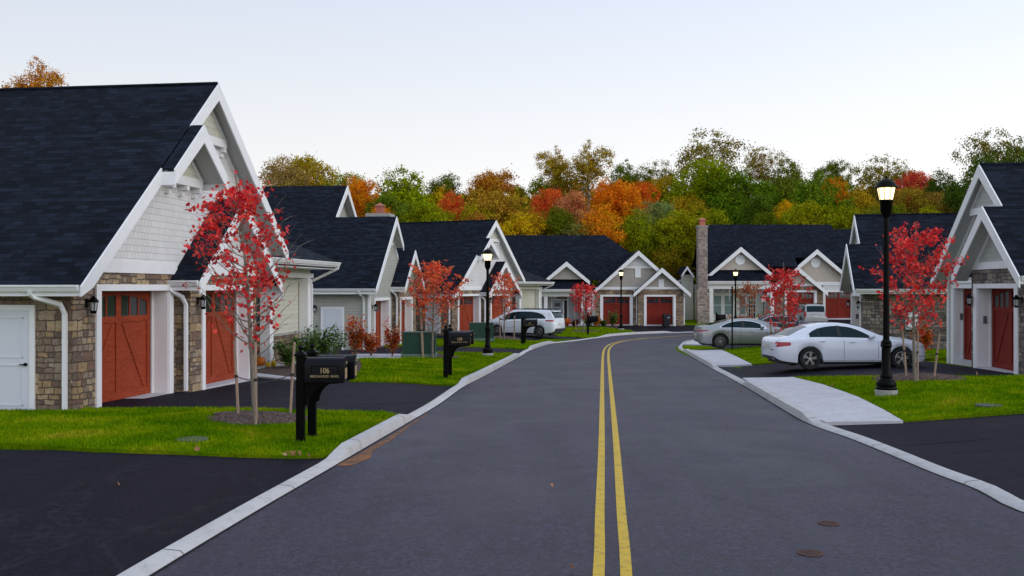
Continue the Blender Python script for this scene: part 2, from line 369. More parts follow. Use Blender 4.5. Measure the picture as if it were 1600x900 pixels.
def text_part(name, body, size, m, parent, loc, rot, ext=.002, sx=1):
    cu = bpy.data.curves.new(name, 'FONT'); cu.body = body; cu.size = size; cu.extrude = ext; cu.align_x = 'CENTER'; cu.align_y = 'CENTER'
    o = bpy.data.objects.new('tmp', cu); COL.objects.link(o); bpy.context.view_layer.update()
    me = bpy.data.meshes.new_from_object(o.evaluated_get(bpy.context.evaluated_depsgraph_get())); bpy.data.objects.remove(o)
    me.materials.clear(); me.materials.append(m); me.name = name
    q = bpy.data.objects.new(name, me); COL.objects.link(q); q.parent = parent; q.location = loc; q.rotation_euler = rot; q.scale = (sx, 1, 1)
    return q

# ---------------------------------------------------------------- lie of the land
def lerp_tab(tab, x):
    if x <= tab[0][0]: return tab[0][1]
    for (a, p), (b, q) in zip(tab, tab[1:]):
        if x <= b:
            t = (x-a)/(b-a); return p+(q-p)*t
    return tab[-1][1]
def sstep(a, b, x):
    t = min(1, max(0, (x-a)/(b-a))); return t*t*(3-2*t)
BASE = [(8, 0), (15, -.05), (20, -.10), (24, -.14), (31, -.25), (40, -.43), (48, -.57), (60, -.81), (68, -.92), (75, -.98), (82, -.99), (88, -.74), (95, -.40), (110, 0), (130, 1.6), (170, 5), (300, 14), (900, 30)]
XC = [(0, .1), (8.6, .87), (15.5, 1.5), (26, 2.5), (45, 4.2), (55, 5.5), (62, 6.9), (66, 9)]
def smooth_base(y): return (lerp_tab(BASE, y-2)+2*lerp_tab(BASE, y)+lerp_tab(BASE, y+2))/4
def g(x, y):
    z = smooth_base(y)
    if 2 < y < 90 or y <= 2:
        d = x-lerp_tab(XC, y); fade = 1-sstep(66, 76, y) if d > 0 else 1-sstep(80, 88, y)
        amp = (.26 if d > 0 else .12+.16*sstep(48, 62, y))
        z += amp*sstep(4.2, 8.5, abs(d))*fade
    return z
FPX = 1555.
def G(px, py, off=0):                      # where the sight line of a photo pixel meets the ground
    a, b = (px-800)/FPX, (450-py)/FPX; y = 30.
    lo, hi = 3., 200.
    y = lo
    while y < hi:
        if 2.5+b*y <= g(a*y, y)+off: break
        y += .25
    l, h = y-.25, y
    for _ in range(30):
        m = (l+h)/2
        if 2.5+b*m <= g(a*m, m)+off: h = m
        else: l = m
    return (a*h, h)
def catmull(p, n=8):
    out = []
    for i in range(len(p)-1):
        p0, p1, p2, p3 = p[max(i-1, 0)], p[i], p[i+1], p[min(i+2, len(p)-1)]
        for k in range(n):
            t = k/n
            out.append(tuple(.5*((2*p1[j])+(-p0[j]+p2[j])*t+(2*p0[j]-5*p1[j]+4*p2[j]-p3[j])*t*t+(-p0[j]+3*p1[j]-3*p2[j]+p3[j])*t**3) for j in (0, 1)))
    return out+[tuple(p[-1])]
def patch(name, poly, off, m, cell=1.5, skirt=0, parent=None, kind='structure', cy=None):
    bm = bmesh.new(); vs = [bm.verts.new((x, y, 0)) for x, y in poly]; f = bm.faces.new(vs)
    bmesh.ops.triangulate(bm, faces=[f])
    xs = [p[0] for p in poly]; ys = [p[1] for p in poly]
    for ax, lo, hi, c in ((0, min(xs), max(xs), cell), (1, min(ys), max(ys), cy or cell)):
        k = math.ceil(lo/c)*c
        while k < hi:
            no = (1, 0, 0) if ax == 0 else (0, 1, 0); co = (k, 0, 0) if ax == 0 else (0, k, 0)
            bmesh.ops.bisect_plane(bm, geom=bm.verts[:]+bm.edges[:]+bm.faces[:], plane_co=co, plane_no=no, dist=1e-5)
            k += c
    for v in bm.verts: v.co.z = g(v.co.x, v.co.y)+off
    for f in bm.faces:
        if f.normal.z < 0: f.normal_flip()
    bm.normal_update()
    for f in bm.faces:
        if f.normal.z < 0: f.normal_flip()
    if skirt:
        be = [e for e in bm.edges if e.is_boundary]
        r = bmesh.ops.extrude_edge_only(bm, edges=be)
        for v in [q for q in r['geom'] if isinstance(q, bmesh.types.BMVert)]: v.co.z -= skirt
    me = bpy.data.meshes.new(name); bm.to_mesh(me); bm.free(); me.materials.append(m)
    o = bpy.data.objects.new(name, me); COL.objects.link(o)
    if parent: o.parent = parent
    if kind: o['kind'] = kind
    return o
# ---------------------------------------------------------------- ground, road, kerbs
def terrain():
    xs = [-600, -300, -150]+[x*6. for x in range(-14, 20)]+[150, 300, 600]; ys = [-40, -20, -5]+[y*2. for y in range(0, 60)]+[130, 150, 170, 200, 300, 600, 1500]
    vs = [(x, y, g(x, y)-.07) for y in ys for x in xs]; n = len(xs)
    fs = [(j*n+i, j*n+i+1, (j+1)*n+i+1, (j+1)*n+i) for j in range(len(ys)-1) for i in range(n-1)]
    m = MB(); m.add(vs, fs); o = m.build('ground', M_grass, recalc=False, smooth=True); o['kind'] = 'structure'
terrain()
Lc = [(-4.4, 1.5), (-3.35, 6.5)]+[G(*p) for p in ((233, 900), (412, 792), (524, 727), (647, 655), (690, 629), (725, 604), (760, 586), (816, 555), (830, 547), (862, 537), (900, 532.8), (929, 528.7), (970, 524), (1011, 521.6), (1090, 519))]+[(22, 82), (34, 85), (60, 90)]
Rc = [(9.5, 2.5), (7.4, 6.2), (6.2, 9.0)]+[G(*p) for p in ((1600, 801), (1527, 765), (1455, 737.6), (1382, 706.8), (1328, 685), (1266, 663), (1223, 639.7), (1157, 599.9), (1110, 574.5), (1085, 560), (1068, 550), (1060, 545), (1061, 540), (1073, 533))]+[(13.5, 66.0), (20, 68), (34, 70.5), (60, 75)]
Lcs = catmull(Lc, 8); Rcs = catmull(Rc, 8)
patch('road', Lcs+Rcs[::-1], .002, M_road, 2.5, cy=1.25)
def offset_line(pts, d):
    out = []
    for i, p in enumerate(pts):
        a = pts[max(i-1, 0)]; b = pts[min(i+1, len(pts)-1)]; t = (b[0]-a[0], b[1]-a[1]); l = math.hypot(*t) or 1
        out.append((p[0]-t[1]/l*d, p[1]+t[0]/l*d))
    return out
def kerb(name, pts, side, raised, wid=.21):
    # raised: list of (y0, y1) stretches of full height; elsewhere it is flush for a driveway
    cl = [0]
    for a, b in zip(pts, pts[1:]): cl.append(cl[-1]+math.dist(a, b))
    # resample every .5 m
    rs = []; k = 0; d = 0
    while d < cl[-1]:
        while cl[k+1] < d: k += 1
        t = (d-cl[k])/(cl[k+1]-cl[k]); rs.append((pts[k][0]+(pts[k+1][0]-pts[k][0])*t, pts[k][1]+(pts[k+1][1]-pts[k][1])*t)); d += .4
    outer = offset_line(rs, side*wid); lip = offset_line(rs, side*.04); out2 = offset_line(rs, side*(wid+.02))
    vs = []; fs = []
    for i, p in enumerate(rs):
        key = p[1] if p[1] < 66 else 66+(p[0]-(5.2 if side > 0 else 0))*1.0
        h = .035
        for a, b in raised:
            h = max(h, .035+.115*min(sstep(a-.1, a+.9, key), 1-sstep(b-.9, b+.1, key)))
        z = g(*p)
        vs += [(*p, z-.1), (*p, z), (*lip[i], z+h), (*outer[i], g(*outer[i])+h+.012), (*out2[i], g(*out2[i])-.1)]
    for i in range(len(rs)-1):
        for j in range(4): fs.append((i*5+j, i*5+j+1, (i+1)*5+j+1, (i+1)*5+j))
    m = MB(); m.add(vs, fs); o = m.build(name, M_kerb, smooth=True, ang=40); o['kind'] = 'structure'
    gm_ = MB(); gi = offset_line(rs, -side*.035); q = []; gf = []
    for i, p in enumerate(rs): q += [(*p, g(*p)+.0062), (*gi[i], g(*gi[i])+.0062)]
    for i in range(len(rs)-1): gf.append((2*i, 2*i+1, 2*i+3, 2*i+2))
    gm_.add(q, gf); go = gm_.build('gutter_line', mat('gutter_gap_shade', (.022, .018, .017), .95, spec=.1), recalc=False); go['kind'] = 'structure'  # dark strip painting in the shade of the gap at the kerb foot
    jm = MB()                                 # cut joints every three metres
    for i in range(4, len(rs)-2, 8):
        A = [Vector(vs[i*5+j]) for j in (1, 2, 3)]; B = [Vector(vs[(i+1)*5+j]) for j in (1, 2, 3)]; q = []
        for a, b in zip(A, B):
            d = (b-a).normalized()*.009; up = Vector((0, 0, .003)); q += [tuple(a-d+up), tuple(a+d+up)]
        jm.add(q, [(0, 1, 3, 2), (2, 3, 5, 4)])
    jo = jm.build('kerb_joint', mat('kerb_joint_dark', (.12, .115, .11), .95), recalc=False); jo['kind'] = 'structure'  # joints drawn as plain dark strips across the kerb
    return o
ky = lambda *p: G(*p)[1]
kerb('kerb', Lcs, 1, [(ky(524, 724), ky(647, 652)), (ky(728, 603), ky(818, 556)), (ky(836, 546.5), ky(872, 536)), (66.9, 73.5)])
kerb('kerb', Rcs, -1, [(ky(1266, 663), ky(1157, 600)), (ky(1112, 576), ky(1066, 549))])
# centre line
Cc = [(.15, 1.5)]+[G(*p) for p in ((957, 900), (954, 800), (951.7, 700), (949.3, 640), (948, 610), (946.8, 580), (946.3, 556), (948, 546), (952, 541), (958, 537.4), (974, 532.9), (996, 530.2), (1021, 527.6), (1090, 524))]+[(20, 74.5), (34, 77.5), (60, 82)]
Cs = catmull(Cc, 10)
for d in (-.12, .12):
    a = offset_line(Cs, d-.052); b = offset_line(Cs, d+.052)
    m = MB(); vs = []; fs = []
    for p, q in zip(a, b): vs += [(*p, g(*p)+.0075), (*q, g(*q)+.0075)]
    # follow the terrain closely
    for i in range(len(a)-1): fs.append((2*i, 2*i+1, 2*i+3, 2*i+2))
    m.add(vs, fs); o = m.build('road_marking', M_yel, recalc=False); o['kind'] = 'structure'
# rust stain left on the kerb gutter
def stain():
    pts = [p for p in Lcs if ky(560, 716) < p[1] < ky(700, 625)]
    st = catmull([G(522, 728), G(560, 708), G(600, 686), G(640, 661.5), G(668, 645)], 12)
    rd = offset_line(st, -.03)
    m = MB(); vs = []; fs = []; n = len(st)
    for i, p in enumerate(st):
        w = .06+.24*math.exp(-((i-6)/7.)**2)+.10*math.exp(-((i-22)/12.)**2)+.012*math.sin(i*.9)+.01*math.sin(i*2.3)
        q = offset_line(st, -w)[i]; vs += [(*rd[i], g(*rd[i])+.006), (*q, g(*q)+.006)]
    for i in range(n-1): fs.append((2*i, 2*i+1, 2*i+3, 2*i+2))
    m.add(vs, fs)
    def f(t, b):
        p = pos(t); n_ = noise(t, p, 4, 5, .7); t.links.new(ramp(t, n_, (.38, (.07, .040, .030)), (.60, (.23, .085, .020))), b.inputs['Base Color'])
    o = m.build('road_stain', mat('rust_stained_asphalt', (.2, .1, .05), .8, build=f), recalc=False); o['kind'] = 'structure'
stain()

def drive(name, pix, off=.006, extra=None, m=M_drive, **kw):
    return patch(name, extra if extra else [G(*p) for p in pix], off, m, 2, cy=1, **kw)
Lat = lambda y0, y1, d: [p for p in offset_line(Lcs, d) if y0 < p[1] < y1]
Rat = lambda y0, y1, d: [p for p in offset_line(Rcs, -d) if y0 < p[1] < y1]
drive('driveway', None, extra=[(-40, 1.5)]+Lat(1, 15.5, .20)+[(-40, 15.5)])
drive('driveway', None, extra=[(-12, 19)]+Lat(18, 29.5, .20)+[(-12, 29.5)])
drive('driveway', None, extra=[(-13, 39)]+Lat(41, 51, .20)+[(-9, 51), (-13, 50)])
drive('driveway', None, extra=[(-6, 61)]+Lat(56, 69, .20)+[(3.0, 74), (-4.0, 80)])
drive('driveway', None, extra=[G(990, 523), (11.5, 78.6), (22, 82.2), (21, 84.5), (15.6, 87.2), (7.6, 87.2), G(930, 509)])
drive('driveway', None, extra=[(24, 1.5)]+Rat(1, 18.9, .20)[::1]+[(30, 18.9), (30, 1.5)])
drive('driveway', None, extra=Rat(26, 37, .20)+[(17.0, 37), (16.8, 37), (14.5, 36), (14.3, 26), (8, 26)])
drive('driveway', None, extra=Rat(43.5, 60, .20)+[(22, 58), (22, 43.5)])
drive('driveway', None, extra=[(12.6, 56.6), (13.0, 62), (22, 62.5), (22, 56)])
drive('driveway', None, extra=[(20, 79.5), (34, 83), (34, 94.2), (24, 92.8), (22.6, 88)])

# raised lawns beside the kerb
def lawn(name, poly, cell=1.2): return patch(name, poly, .055, M_grass, cell, skirt=.12, cy=.8)
L1 = Lat(ky(522, 722), ky(645, 654), .21)
lawn1 = [(-30, 15.2), G(0, 693, .05), G(150, 702, .05), G(300, 707, .05), G(460, 713, .05)]+L1+[G(600, 643.5, .05), G(147, 639, .05), (-8.62, 20.2), (-8.55, 19.7), (-30, 19.85)]
lawn('lawn', lawn1)
L2 = Lat(ky(722, 604), ky(818, 556), .21)
lawn2 = [G(546, 594, .05), G(620, 596, .05)]+L2+[G(800, 551.5, .05), G(700, 550, .05), G(628, 551, .05), G(628, 560, .05), G(560, 560, .05), G(566, 570, .05), G(562, 580, .05), G(548, 588, .05)]
lawn('lawn', lawn2)
L3 = Lat(ky(834, 547.5), ky(872, 535.8), .21)
lawn3 = [G(600, 541, .05), G(680, 540, .05), G(790, 543, .05)]+L3+[G(858, 533.6, .05), G(800, 530, .05), G(700, 529.5, .05), G(600, 529, .05)]
lawn('lawn', lawn3)
lawn4 = [G(872, 524.5, .05), G(900, 526, .05)]+[p for p in offset_line(Lcs, .21) if 66.5 < p[1] and p[0] < G(1004, 521)[0]]+[G(985, 516, .05), G(945, 510.8, .05), G(925, 509.5, .05), (1.2, 86.4), (1.2, 80)]
lawn('lawn', lawn4)
rl1 = [G(1412, 657.5, .05), G(1380, 639.5, .05), G(1340, 619.5, .05), G(1285, 600, .05), G(1238, 588.5, .05), G(1420, 588.5, .05), G(1580, 587.5, .05), (14.25, 27.3), (30, 26.9), (30, 19.3)]
lawn('lawn', rl1)
rl2 = [G(1176, 569, .05), G(1150, 556, .05), G(1128, 546, .05), G(1205, 541, .05), (20, 44.2), (20, 36.6), (15.5, 36.4)]
lawn('lawn', rl2)
# concrete pavement panels beside the kerb, with cut joints
def panel(poly, off=.075): return patch('pavement', poly, off, M_walk, 2, skirt=.12, cy=1)
panel(Rat(ky(1266, 663)+.1, ky(1157, 600)-.1, .22)+[G(1160, 591, .06), G(1238, 589.5, .06), G(1285, 601, .06), G(1340, 620.5, .06), G(1380, 640.5, .06), G(1411, 658.5, .06), G(1290, 660, .06)])
panel(Rat(ky(1112, 576)+.1, ky(1070, 551)-.2, .22)+[G(1075, 547, .06), G(1127, 546.8, .06), G(1150, 557, .06), G(1175, 569.5, .06), G(1115, 571, .06)])
panel([G(1068, 538, .06), G(1073, 535, .06), G(1088, 531, .06), (15, 66), (15, 61.5), G(1108, 538.5, .06)])
# front walks
panel([(-7.9, 29.1), G(468, 592, .06), G(470, 586, .06), (-7.0, 33), (-7.6, 36.5), (-8.6, 36.5), (-8.4, 29.1)], .05)
panel([G(556, 560.5, .06), G(627, 560.5, .06), G(627, 552.5, .06), G(556, 552.5, .06)], .05)
panel([(14.9, 36.9), (16.4, 36.9), (17.5, 41), (15.9, 41)], .05)
patch('porch_floor', [(0.2, 85.0), (6.4, 85.0), (6.4, 87.0), (.2, 87.0)], .12, M_walk, 2, skirt=.3)

# short blades over the near lawns (nobody could count them)
def in_poly(x, y, poly):
    c = False; j = len(poly)-1
    for i in range(len(poly)):
        if (poly[i][1] > y) != (poly[j][1] > y) and x < (poly[j][0]-poly[i][0])*(y-poly[i][1])/(poly[j][1]-poly[i][1])+poly[i][0]: c = not c
        j = i
    return c
def blades(poly, n, h, xlim):
    rnd = random.Random(3); xs = [p[0] for p in poly]; ys = [p[1] for p in poly]; vs = []; fs = []
    x0, x1 = max(min(xs), xlim[0]), min(max(xs), xlim[1]); k = 0
    while k < n:
        x, y = rnd.uniform(x0, x1), rnd.uniform(min(ys), max(ys))
        if not in_poly(x, y, poly): continue
        k += 1
        z = g(x, y)+.055; a = rnd.uniform(0, 6.28); w = .006*(y/14); hh = h*rnd.uniform(.5, 1.2); l = rnd.uniform(-.02, .02), rnd.uniform(-.02, .02)
        i = len(vs); vs += [(x-w*math.cos(a), y-w*math.sin(a), z), (x+w*math.cos(a), y+w*math.sin(a), z), (x+l[0], y+l[1], z+hh)]; fs.append((i, i+1, i+2))
    m = MB(); m.add(vs, fs); o = m.build('grass', M_blade, recalc=False)
    tag(o, None, None, kind='stuff'); return o
for poly, n, h, xl, lab in ((lawn1, 60000, .05, (-10.5, 0), 'short green grass of the lawn under the nearest red maple on the left'), (rl1, 40000, .05, (5, 17), 'short green grass of the lawn round the nearest street lamp on the right'),
                            (lawn2, 26000, .055, (-12, 4), 'short green grass of the lawn beside the second pair of mailboxes'), (lawn3, 7000, .06, (-9, 4), 'short green grass of the lawn before the white minivan'),
                            (lawn4, 7000, .07, (0, 14), 'short green grass of the lawn in front of the far taupe house'), (rl2, 10000, .055, (9, 20), 'short green grass of the lawn between the white and silver cars')):
    o = blades(poly, n, h, xl); tag(o, lab, 'grass')

# covers set in the road and lawns
def disc_cover(name, px, py, rad, label, cat, sq=False, off=.0):
    x, y = G(px, py); e = empty(name, (x, y, g(x, y)+off), 0, label, cat)
    m = MB(); m.lathe([(rad, -.02), (rad, .012), (rad*.86, .012)], 28); m.build('rim', M_rustp, e)
    m = MB(); m.lathe([(rad*.85, -.02), (rad*.85, .010), (0.01, .014)], 28)
    for i in range(-3, 4):
        for j in range(-3, 4):
            if math.hypot(i, j) < 3.4: m.box((i*.22-.05)*rad, (i*.22+.05)*rad, (j*.22-.05)*rad, (j*.22+.05)*rad, .012, .017)
    m.build('lid', M_rustp, e); return e
disc_cover('valve_cover', 1266, 865, .125, 'rusty round iron valve cover, nearer of the two set in the asphalt road', 'utility cover')
disc_cover('valve_cover', 1295, 818.5, .115, 'rusty round iron valve cover, farther of the two set in the asphalt road', 'utility cover')
M_cover = mat('grey_plastic_cover', (.07, .08, .065), .8)
def lawn_cover(px, py, w, d, label):
    x, y = G(px, py, .05); e = empty('meter_pit_lid', (x, y, g(x, y)+.065), 0, label, 'utility cover')
    m = MB(); m.lathe([(w, -.05), (w, .012), (w*.92, .018), (w*.88, .012)], 24); m.build('frame', M_cover, e)
    m = MB(); m.lathe([(w*.87, -.05), (w*.87, .010), (.02, .016)], 24); m.build('lid', M_cover, e)
lawn_cover(300, 688, .25, .25, 'dark round pit lid flush in the lawn under the nearest left maple')
lawn_cover(1545, 634.5, .25, .25, 'dark round pit lid flush in the lawn right of the nearest street lamp')
def mulch_ring(px, py, r, label, off=.055):
    x, y = G(px, py, off); rnd = random.Random(int(px)); m = MB(); n = 40; vs = []; fs = []
    rings = ((1.0, -.02), (.93, .04), (.7, .075), (.4, .10), (.12, .12))
    for q, z in rings:
        for j in range(n):
            a = 2*math.pi*j/n; rr = r*q*(1+.07*math.sin(3*a+px)+.05*math.sin(7*a+py)+rnd.uniform(-.03, .03))
            X, Y = rr*math.cos(a), rr*math.sin(a)*.95; vs.append((X, Y, z+g(x+X, y+Y)-g(x, y)+rnd.uniform(-.012, .012)))
    for i in range(len(rings)-1):
        for j in range(n): fs.append((i*n+j, i*n+(j+1) % n, (i+1)*n+(j+1) % n, (i+1)*n+j))
    fs.append(tuple(range((len(rings)-1)*n, len(rings)*n))); m.add(vs, fs)
    for _ in range(260):
        a = rnd.uniform(0, 6.28); q = math.sqrt(rnd.random())*r*.97; X, Y = q*math.cos(a), q*math.sin(a); z = .1*(1-q/r)+g(x+X, y+Y)-g(x, y)+.01
        b = rnd.uniform(0, 3.1); l, w = rnd.uniform(.02, .045), .012
        m.add([(X+l*math.cos(b), Y+l*math.sin(b), z), (X-w*math.sin(b), Y+w*math.cos(b), z+.03), (X-l*math.cos(b), Y-l*math.sin(b), z+.005), (X+w*math.sin(b), Y-w*math.cos(b), z+.012)], [(0, 1, 2, 3)])
    o = m.build('mulch_bed', M_mulch, loc=(x, y, g(x, y)+off)); tag(o, label, 'mulch bed'); return x, y

# ---------------------------------------------------------------- house pieces
def rake_board(m, up, wp, ue, s, v, dep=.30, th=.04, cut=True):
    # white board following one slope from the peak (up,wp) to the eave ue
    we = wp-s*abs(up-ue); m.prism([(up, wp+.0), (ue, we), (ue, we-dep*.9), (up, wp-dep)], v, v+th)
def gutter_u(m, u, v0, v1, w, d=.11, h=.13):       # gutter running along v, hung on an eave facing -u (d<0: facing +u)
    s = 1 if d > 0 else -1; d = abs(d)
    for a in (0,):
        P = [(u, w), (u-s*d, w), (u-s*d, w-.035), (u-s*(d-.015), w-.05), (u-s*(d-.05), w-h), (u, w-h)]
        n = len(P); m.add([(v0, x, z) for x, z in P]+[(v1, x, z) for x, z in P], [tuple(range(n)), tuple(range(2*n-1, n-1, -1))]+[(i, (i+1) % n, n+(i+1) % n, n+i) for i in range(n)])
def gutter_v(m, v, u0, u1, w, d=.11, h=.13):       # gutter running along u, facing +v
    P = [(v, w), (v+d, w), (v+d, w-.035), (v+d-.015, w-.05), (v+d-.05, w-h), (v, w-h)]
    m.prismv(P, u0, u1)
def spout(m, pts, a=.045, b=.035):                 # rectangular pipe through points given as (u,v,w)
    P = [Vector((v, u, w)) for u, v, w in pts]; rings = []
    for i, p in enumerate(P):
        d = (P[min(i+1, len(P)-1)]-P[max(i-1, 0)]).normalized()
        sx_ = Vector((1, 0, 0)) if abs(d.x) < .9 else Vector((0, 1, 0)); A = d.cross(sx_).normalized(); B = d.cross(A).normalized()
        rings.append([p+A*a*i1+B*b*i2 for i1, i2 in ((-1, -1), (1, -1), (1, 1), (-1, 1))])
    fs = []
    for i in range(len(P)-1):
        for j in range(4): fs.append((i*4+j, i*4+(j+1) % 4, (i+1)*4+(j+1) % 4, (i+1)*4+j))
    n = len(P); fs += [(0, 1, 2, 3), (n*4-1, n*4-2, n*4-3, n*4-4)]
    m.add([q for r in rings for q in r], fs)
def garage_door(root, mx, u0, u1, v, h=2.44, m=M_red, w0=0.0):
    d = MB(); c = (u0+u1)/2; d.b(u0, u1, v-.06, v, w0, w0+h)
    W = w0+h*.765
    for k in range(1, 4): pass
    o = d.build('garage_door', m, root, mx)
    f = MB(); t = v+.028; e_ = v+.002
    for a, b in ((u0, u0+.13), (u1-.13, u1), (c-.10, c+.10)): f.b(a, b, e_, t, w0+.004, w0+h)
    for a, b in ((u0+.13, c-.10), (c+.10, u1-.13)):
        f.b(a, b, e_, t, w0+.004, w0+.17); f.b(a, b, e_, t, W-.13, W)
        f.b(a, b, e_, t, w0+h-.07, w0+h)
        # arched top rail falling towards the outer side
        outer, inner = (a, b) if a < c-.2 else (b, a)
        P = [(outer, w0+h-.07), (inner, w0+h-.07), (inner, w0+h-.10)]
        for i in range(1, 7):
            q = i/6; P.append((inner+(outer-inner)*q, w0+h-.10-.16*q*q))
        f.prism(P, e_, t)
    for a, b in ((u0+.13, c-.10), (c+.10, u1-.13)):
        for k in (1, 2): x = a+(b-a)*k/3; f.b(x-.025, x+.025, v+.007, t-.004, W-.01, w0+h-.065)
    f.build('door_frame', m, o, mx)
    f = MB()
    for sgn in (-1, 1):
        uo = c+sgn*(c-u0-.15); ui = c+sgn*.16; a = .06
        # the diagonal, rising towards the middle
        f.prism([(uo, w0+.19), (uo-sgn*.14, w0+.19), (ui, W-.17), (ui+sgn*.10, W-.15)], e_, t-.006)
    f.build('diagonal_brace', m, o, mx)
    for a, b in ((u0+.13, c-.10), (c+.10, u1-.13)):
        gl = MB(); gl.b(a+.0, b-.0, v-.0, v+.006, W, w0+h-.09); wd = gl.build('window', M_glass, o, mx)
    return o
def man_door(root, mx, v0, v1, u, w0, h=2.03, m=M_door, sx=-1, knob=-1, casing=True):
    # door in a wall whose face is at u and looks towards -u
    d = MB(); d.b(u-.02, u+.03, v0, v1, w0, w0+h); o = d.build('door', m, root, mx)
    p = MB(); W_ = v1-v0
    for a, b in ((.12, .95), (1.08, 1.90)):
        for (q0, q1, r0, r1) in ((v0+.14, v1-.14, w0+a, w0+a+.03), (v0+.14, v1-.14, w0+b-.03, w0+b), (v0+.14, v0+.17, w0+a, w0+b), (v1-.17, v1-.14, w0+a, w0+b)): p.b(u-.032, u-.02, q0, q1, r0, r1)
    p.build('panel_moulding', m, o, mx)
    k = MB(); kv = v1-.08 if knob > 0 else v0+.08; k.box(kv-.03, kv+.03, u-.05, u-.02, w0+.92, w0+.98); k.box(kv-.12*(1 if knob > 0 else -1) if knob > 0 else kv, kv if knob > 0 else kv+.12, u-.07, u-.05, w0+.94, w0+.96); k.build('handle', M_black, o, mx)
    if casing:
        c = MB(); c.b(u-.035, u, v0-.11, v0, w0-.02, w0+h+.11); c.b(u-.035, u, v1, v1+.11, w0-.02, w0+h+.11); c.b(u-.035, u, v0, v1, w0+h, w0+h+.11); c.build('door_casing', M_white, root, mx)
    return o
def wall_lantern(root, mx, u, v, w, along_v=True):
    # bracket lantern on a wall that faces +v (or -u)
    o1 = (lambda d, s_, z: (u+s_, v+d, z)) if along_v else (lambda d, s_, z: (u-d, v+s_, z))
    def bx_(m, d0, d1, s0, s1, z0, z1):
        a = o1(d0, s0, z0); b = o1(d1, s1, z1); m.b(min(a[0], b[0]), max(a[0], b[0]), min(a[1], b[1]), max(a[1], b[1]), z0, z1)
    m = MB(); bx_(m, 0, .02, -.05, .05, w-.08, w+.10); bx_(m, .02, .17, -.012, .012, w+.05, w+.075)
    cu = o1(.16, 0, 0); m.lathe([(.02, .16), (.10, .06), (.11, .03), (.085, .03)], 8, (cu[1], cu[0], w)); m.lathe([(.05, -.20), (.06, -.16), (.06, -.14)], 8, (cu[1], cu[0], w))
    for k in range(4):
        a = k*math.pi/2+.78; m.tube([(cu[1]+.06*math.cos(a), cu[0]+.06*math.sin(a), w-.15), (cu[1]+.085*math.cos(a), cu[0]+.085*math.sin(a), w+.04)], .008, 4)
    o = m.build('wall_lantern', M_black, root, mx)
    m = MB(); m.lathe([(.048, -.145), (.07, .03)], 8, (cu[1], cu[0], w)); m.build('lantern_glass', M_sclamp, o, mx); return o
def window(root, mx, u, v0, v1, w0, w1, frame=M_white, nx=1, ny=2, glass=M_glass, side='u', cas=.09):
    # window on a wall facing -u (side 'u') or +v (side 'v'; then v0,v1 are u-extents and u is the v of the wall)
    def bb(m, a0, a1, d0, d1, z0, z1):
        if side == 'u': m.b(u-d1, u-d0, a0, a1, z0, z1)
        else: m.b(a0, a1, u+d0, u+d1, z0, z1)
    m = MB(); bb(m, v0-cas, v0, 0, .04, w0-cas, w1+cas); bb(m, v1, v1+cas, 0, .04, w0-cas, w1+cas); bb(m, v0, v1, 0, .04, w1, w1+cas); bb(m, v0, v1, 0, .05, w0-cas, w0)
    for i in range(1, nx): x = v0+(v1-v0)*i/nx; bb(m, x-.02, x+.02, .004, .03, w0, w1)
    for i in range(1, ny): z = w0+(w1-w0)*i/ny; bb(m, v0, v1, .004, .03, z-.025, z+.025)
    o = m.build('window', frame, root, mx); m = MB(); bb(m, v0, v1, .001, .008, w0, w1); m.build('pane', glass, o, mx); return o
def door_surround(root, mx, u0, u1, v, rec, h=2.44, t0=.19, t1=.21, jm=M_white, head=.14):
    # casing on the wall face around a recessed garage opening, and the white reveals inside it
    m = MB(); m.b(u0-t0, u0, v, v+.035, -.3, h+head); m.b(u1, u1+t1, v, v+.035, -.3, h+head); m.b(u0, u1, v, v+.035, h, h+head)
    m.build('door_casing', M_white, root, mx)
    m = MB(); m.b(u0-.01, u0+.02, v-rec, v-.001, -.3, h); m.b(u1-.02, u1+.01, v-rec, v-.001, -.3, h); m.b(u0+.02, u1-.02, v-rec, v-.001, h-.0, h+.02)
    m.b(u1-.05, u1-.02, v-rec+.05, v-rec+.09, 0, h); m.b(u0+.02, u0+.05, v-rec+.05, v-rec+.09, 0, h)
    m.build('door_reveal', jm, root, mx)
    m = MB(); m.b(u0+.02, u1-.02, v-rec-.2, v+.02, -.4, .0); m.build('threshold', M_walk, root, mx)
def gable_flare(root, mx, up, wtop, half, s, v0, v1, wall, nbr=4, under=.32):
    # small boxed-out gable top carried on brackets
    wb = wtop-under-s*half
    m = MB(); m.prism([(up-half, wb), (up+half, wb), (up, wtop-under)], v0, v1); o = m.build('gable_top', wall, root, mx)
    m = MB(); m.b(up-half-.02, up+half+.02, v0, v1+.03, wb-.16, wb+.05); k = .16
    m.prism([(up-half-.02, wb+.05), (up-half+k, wb+.05), (up, wtop-under-k*s), (up, wtop-under+.0), (up-half-.02, wb+.0)], v1, v1+.03); m.prism([(up+half+.02, wb+.05), (up+half-k, wb+.05), (up, wtop-under-k*s), (up, wtop-under)], v1, v1+.03)
    m.build('gable_band', M_white, o, mx)
    for i in range(nbr):
        u = up-half+.08+(2*half-.16)*i/max(1, nbr-1) if nbr > 1 else up
        b = MB(); b.b(u-.075, u+.075, v0, v1+.02, wb-.27, wb-.165); b.b(u-.06, u+.06, v0, v0+(v1-v0)*.55, wb-.40, wb-.272); b.build('bracket', M_white, o, mx)
def add_roof(root, mx, sheets, th=.055, name='roof'):
    m = MB()
    for poly, wf in sheets: m.sheet(poly, wf, th)
    return m.build(name, M_roof, root, mx)
def add_soffit(root, mx, sheets, off=.20):
    m = MB()
    for poly, wf in sheets: m.sheet(poly, (lambda f: (lambda u, v: f(u, v)-off))(wf), .02)
    return m.build('soffit', M_soffit, root, mx)
S = .833
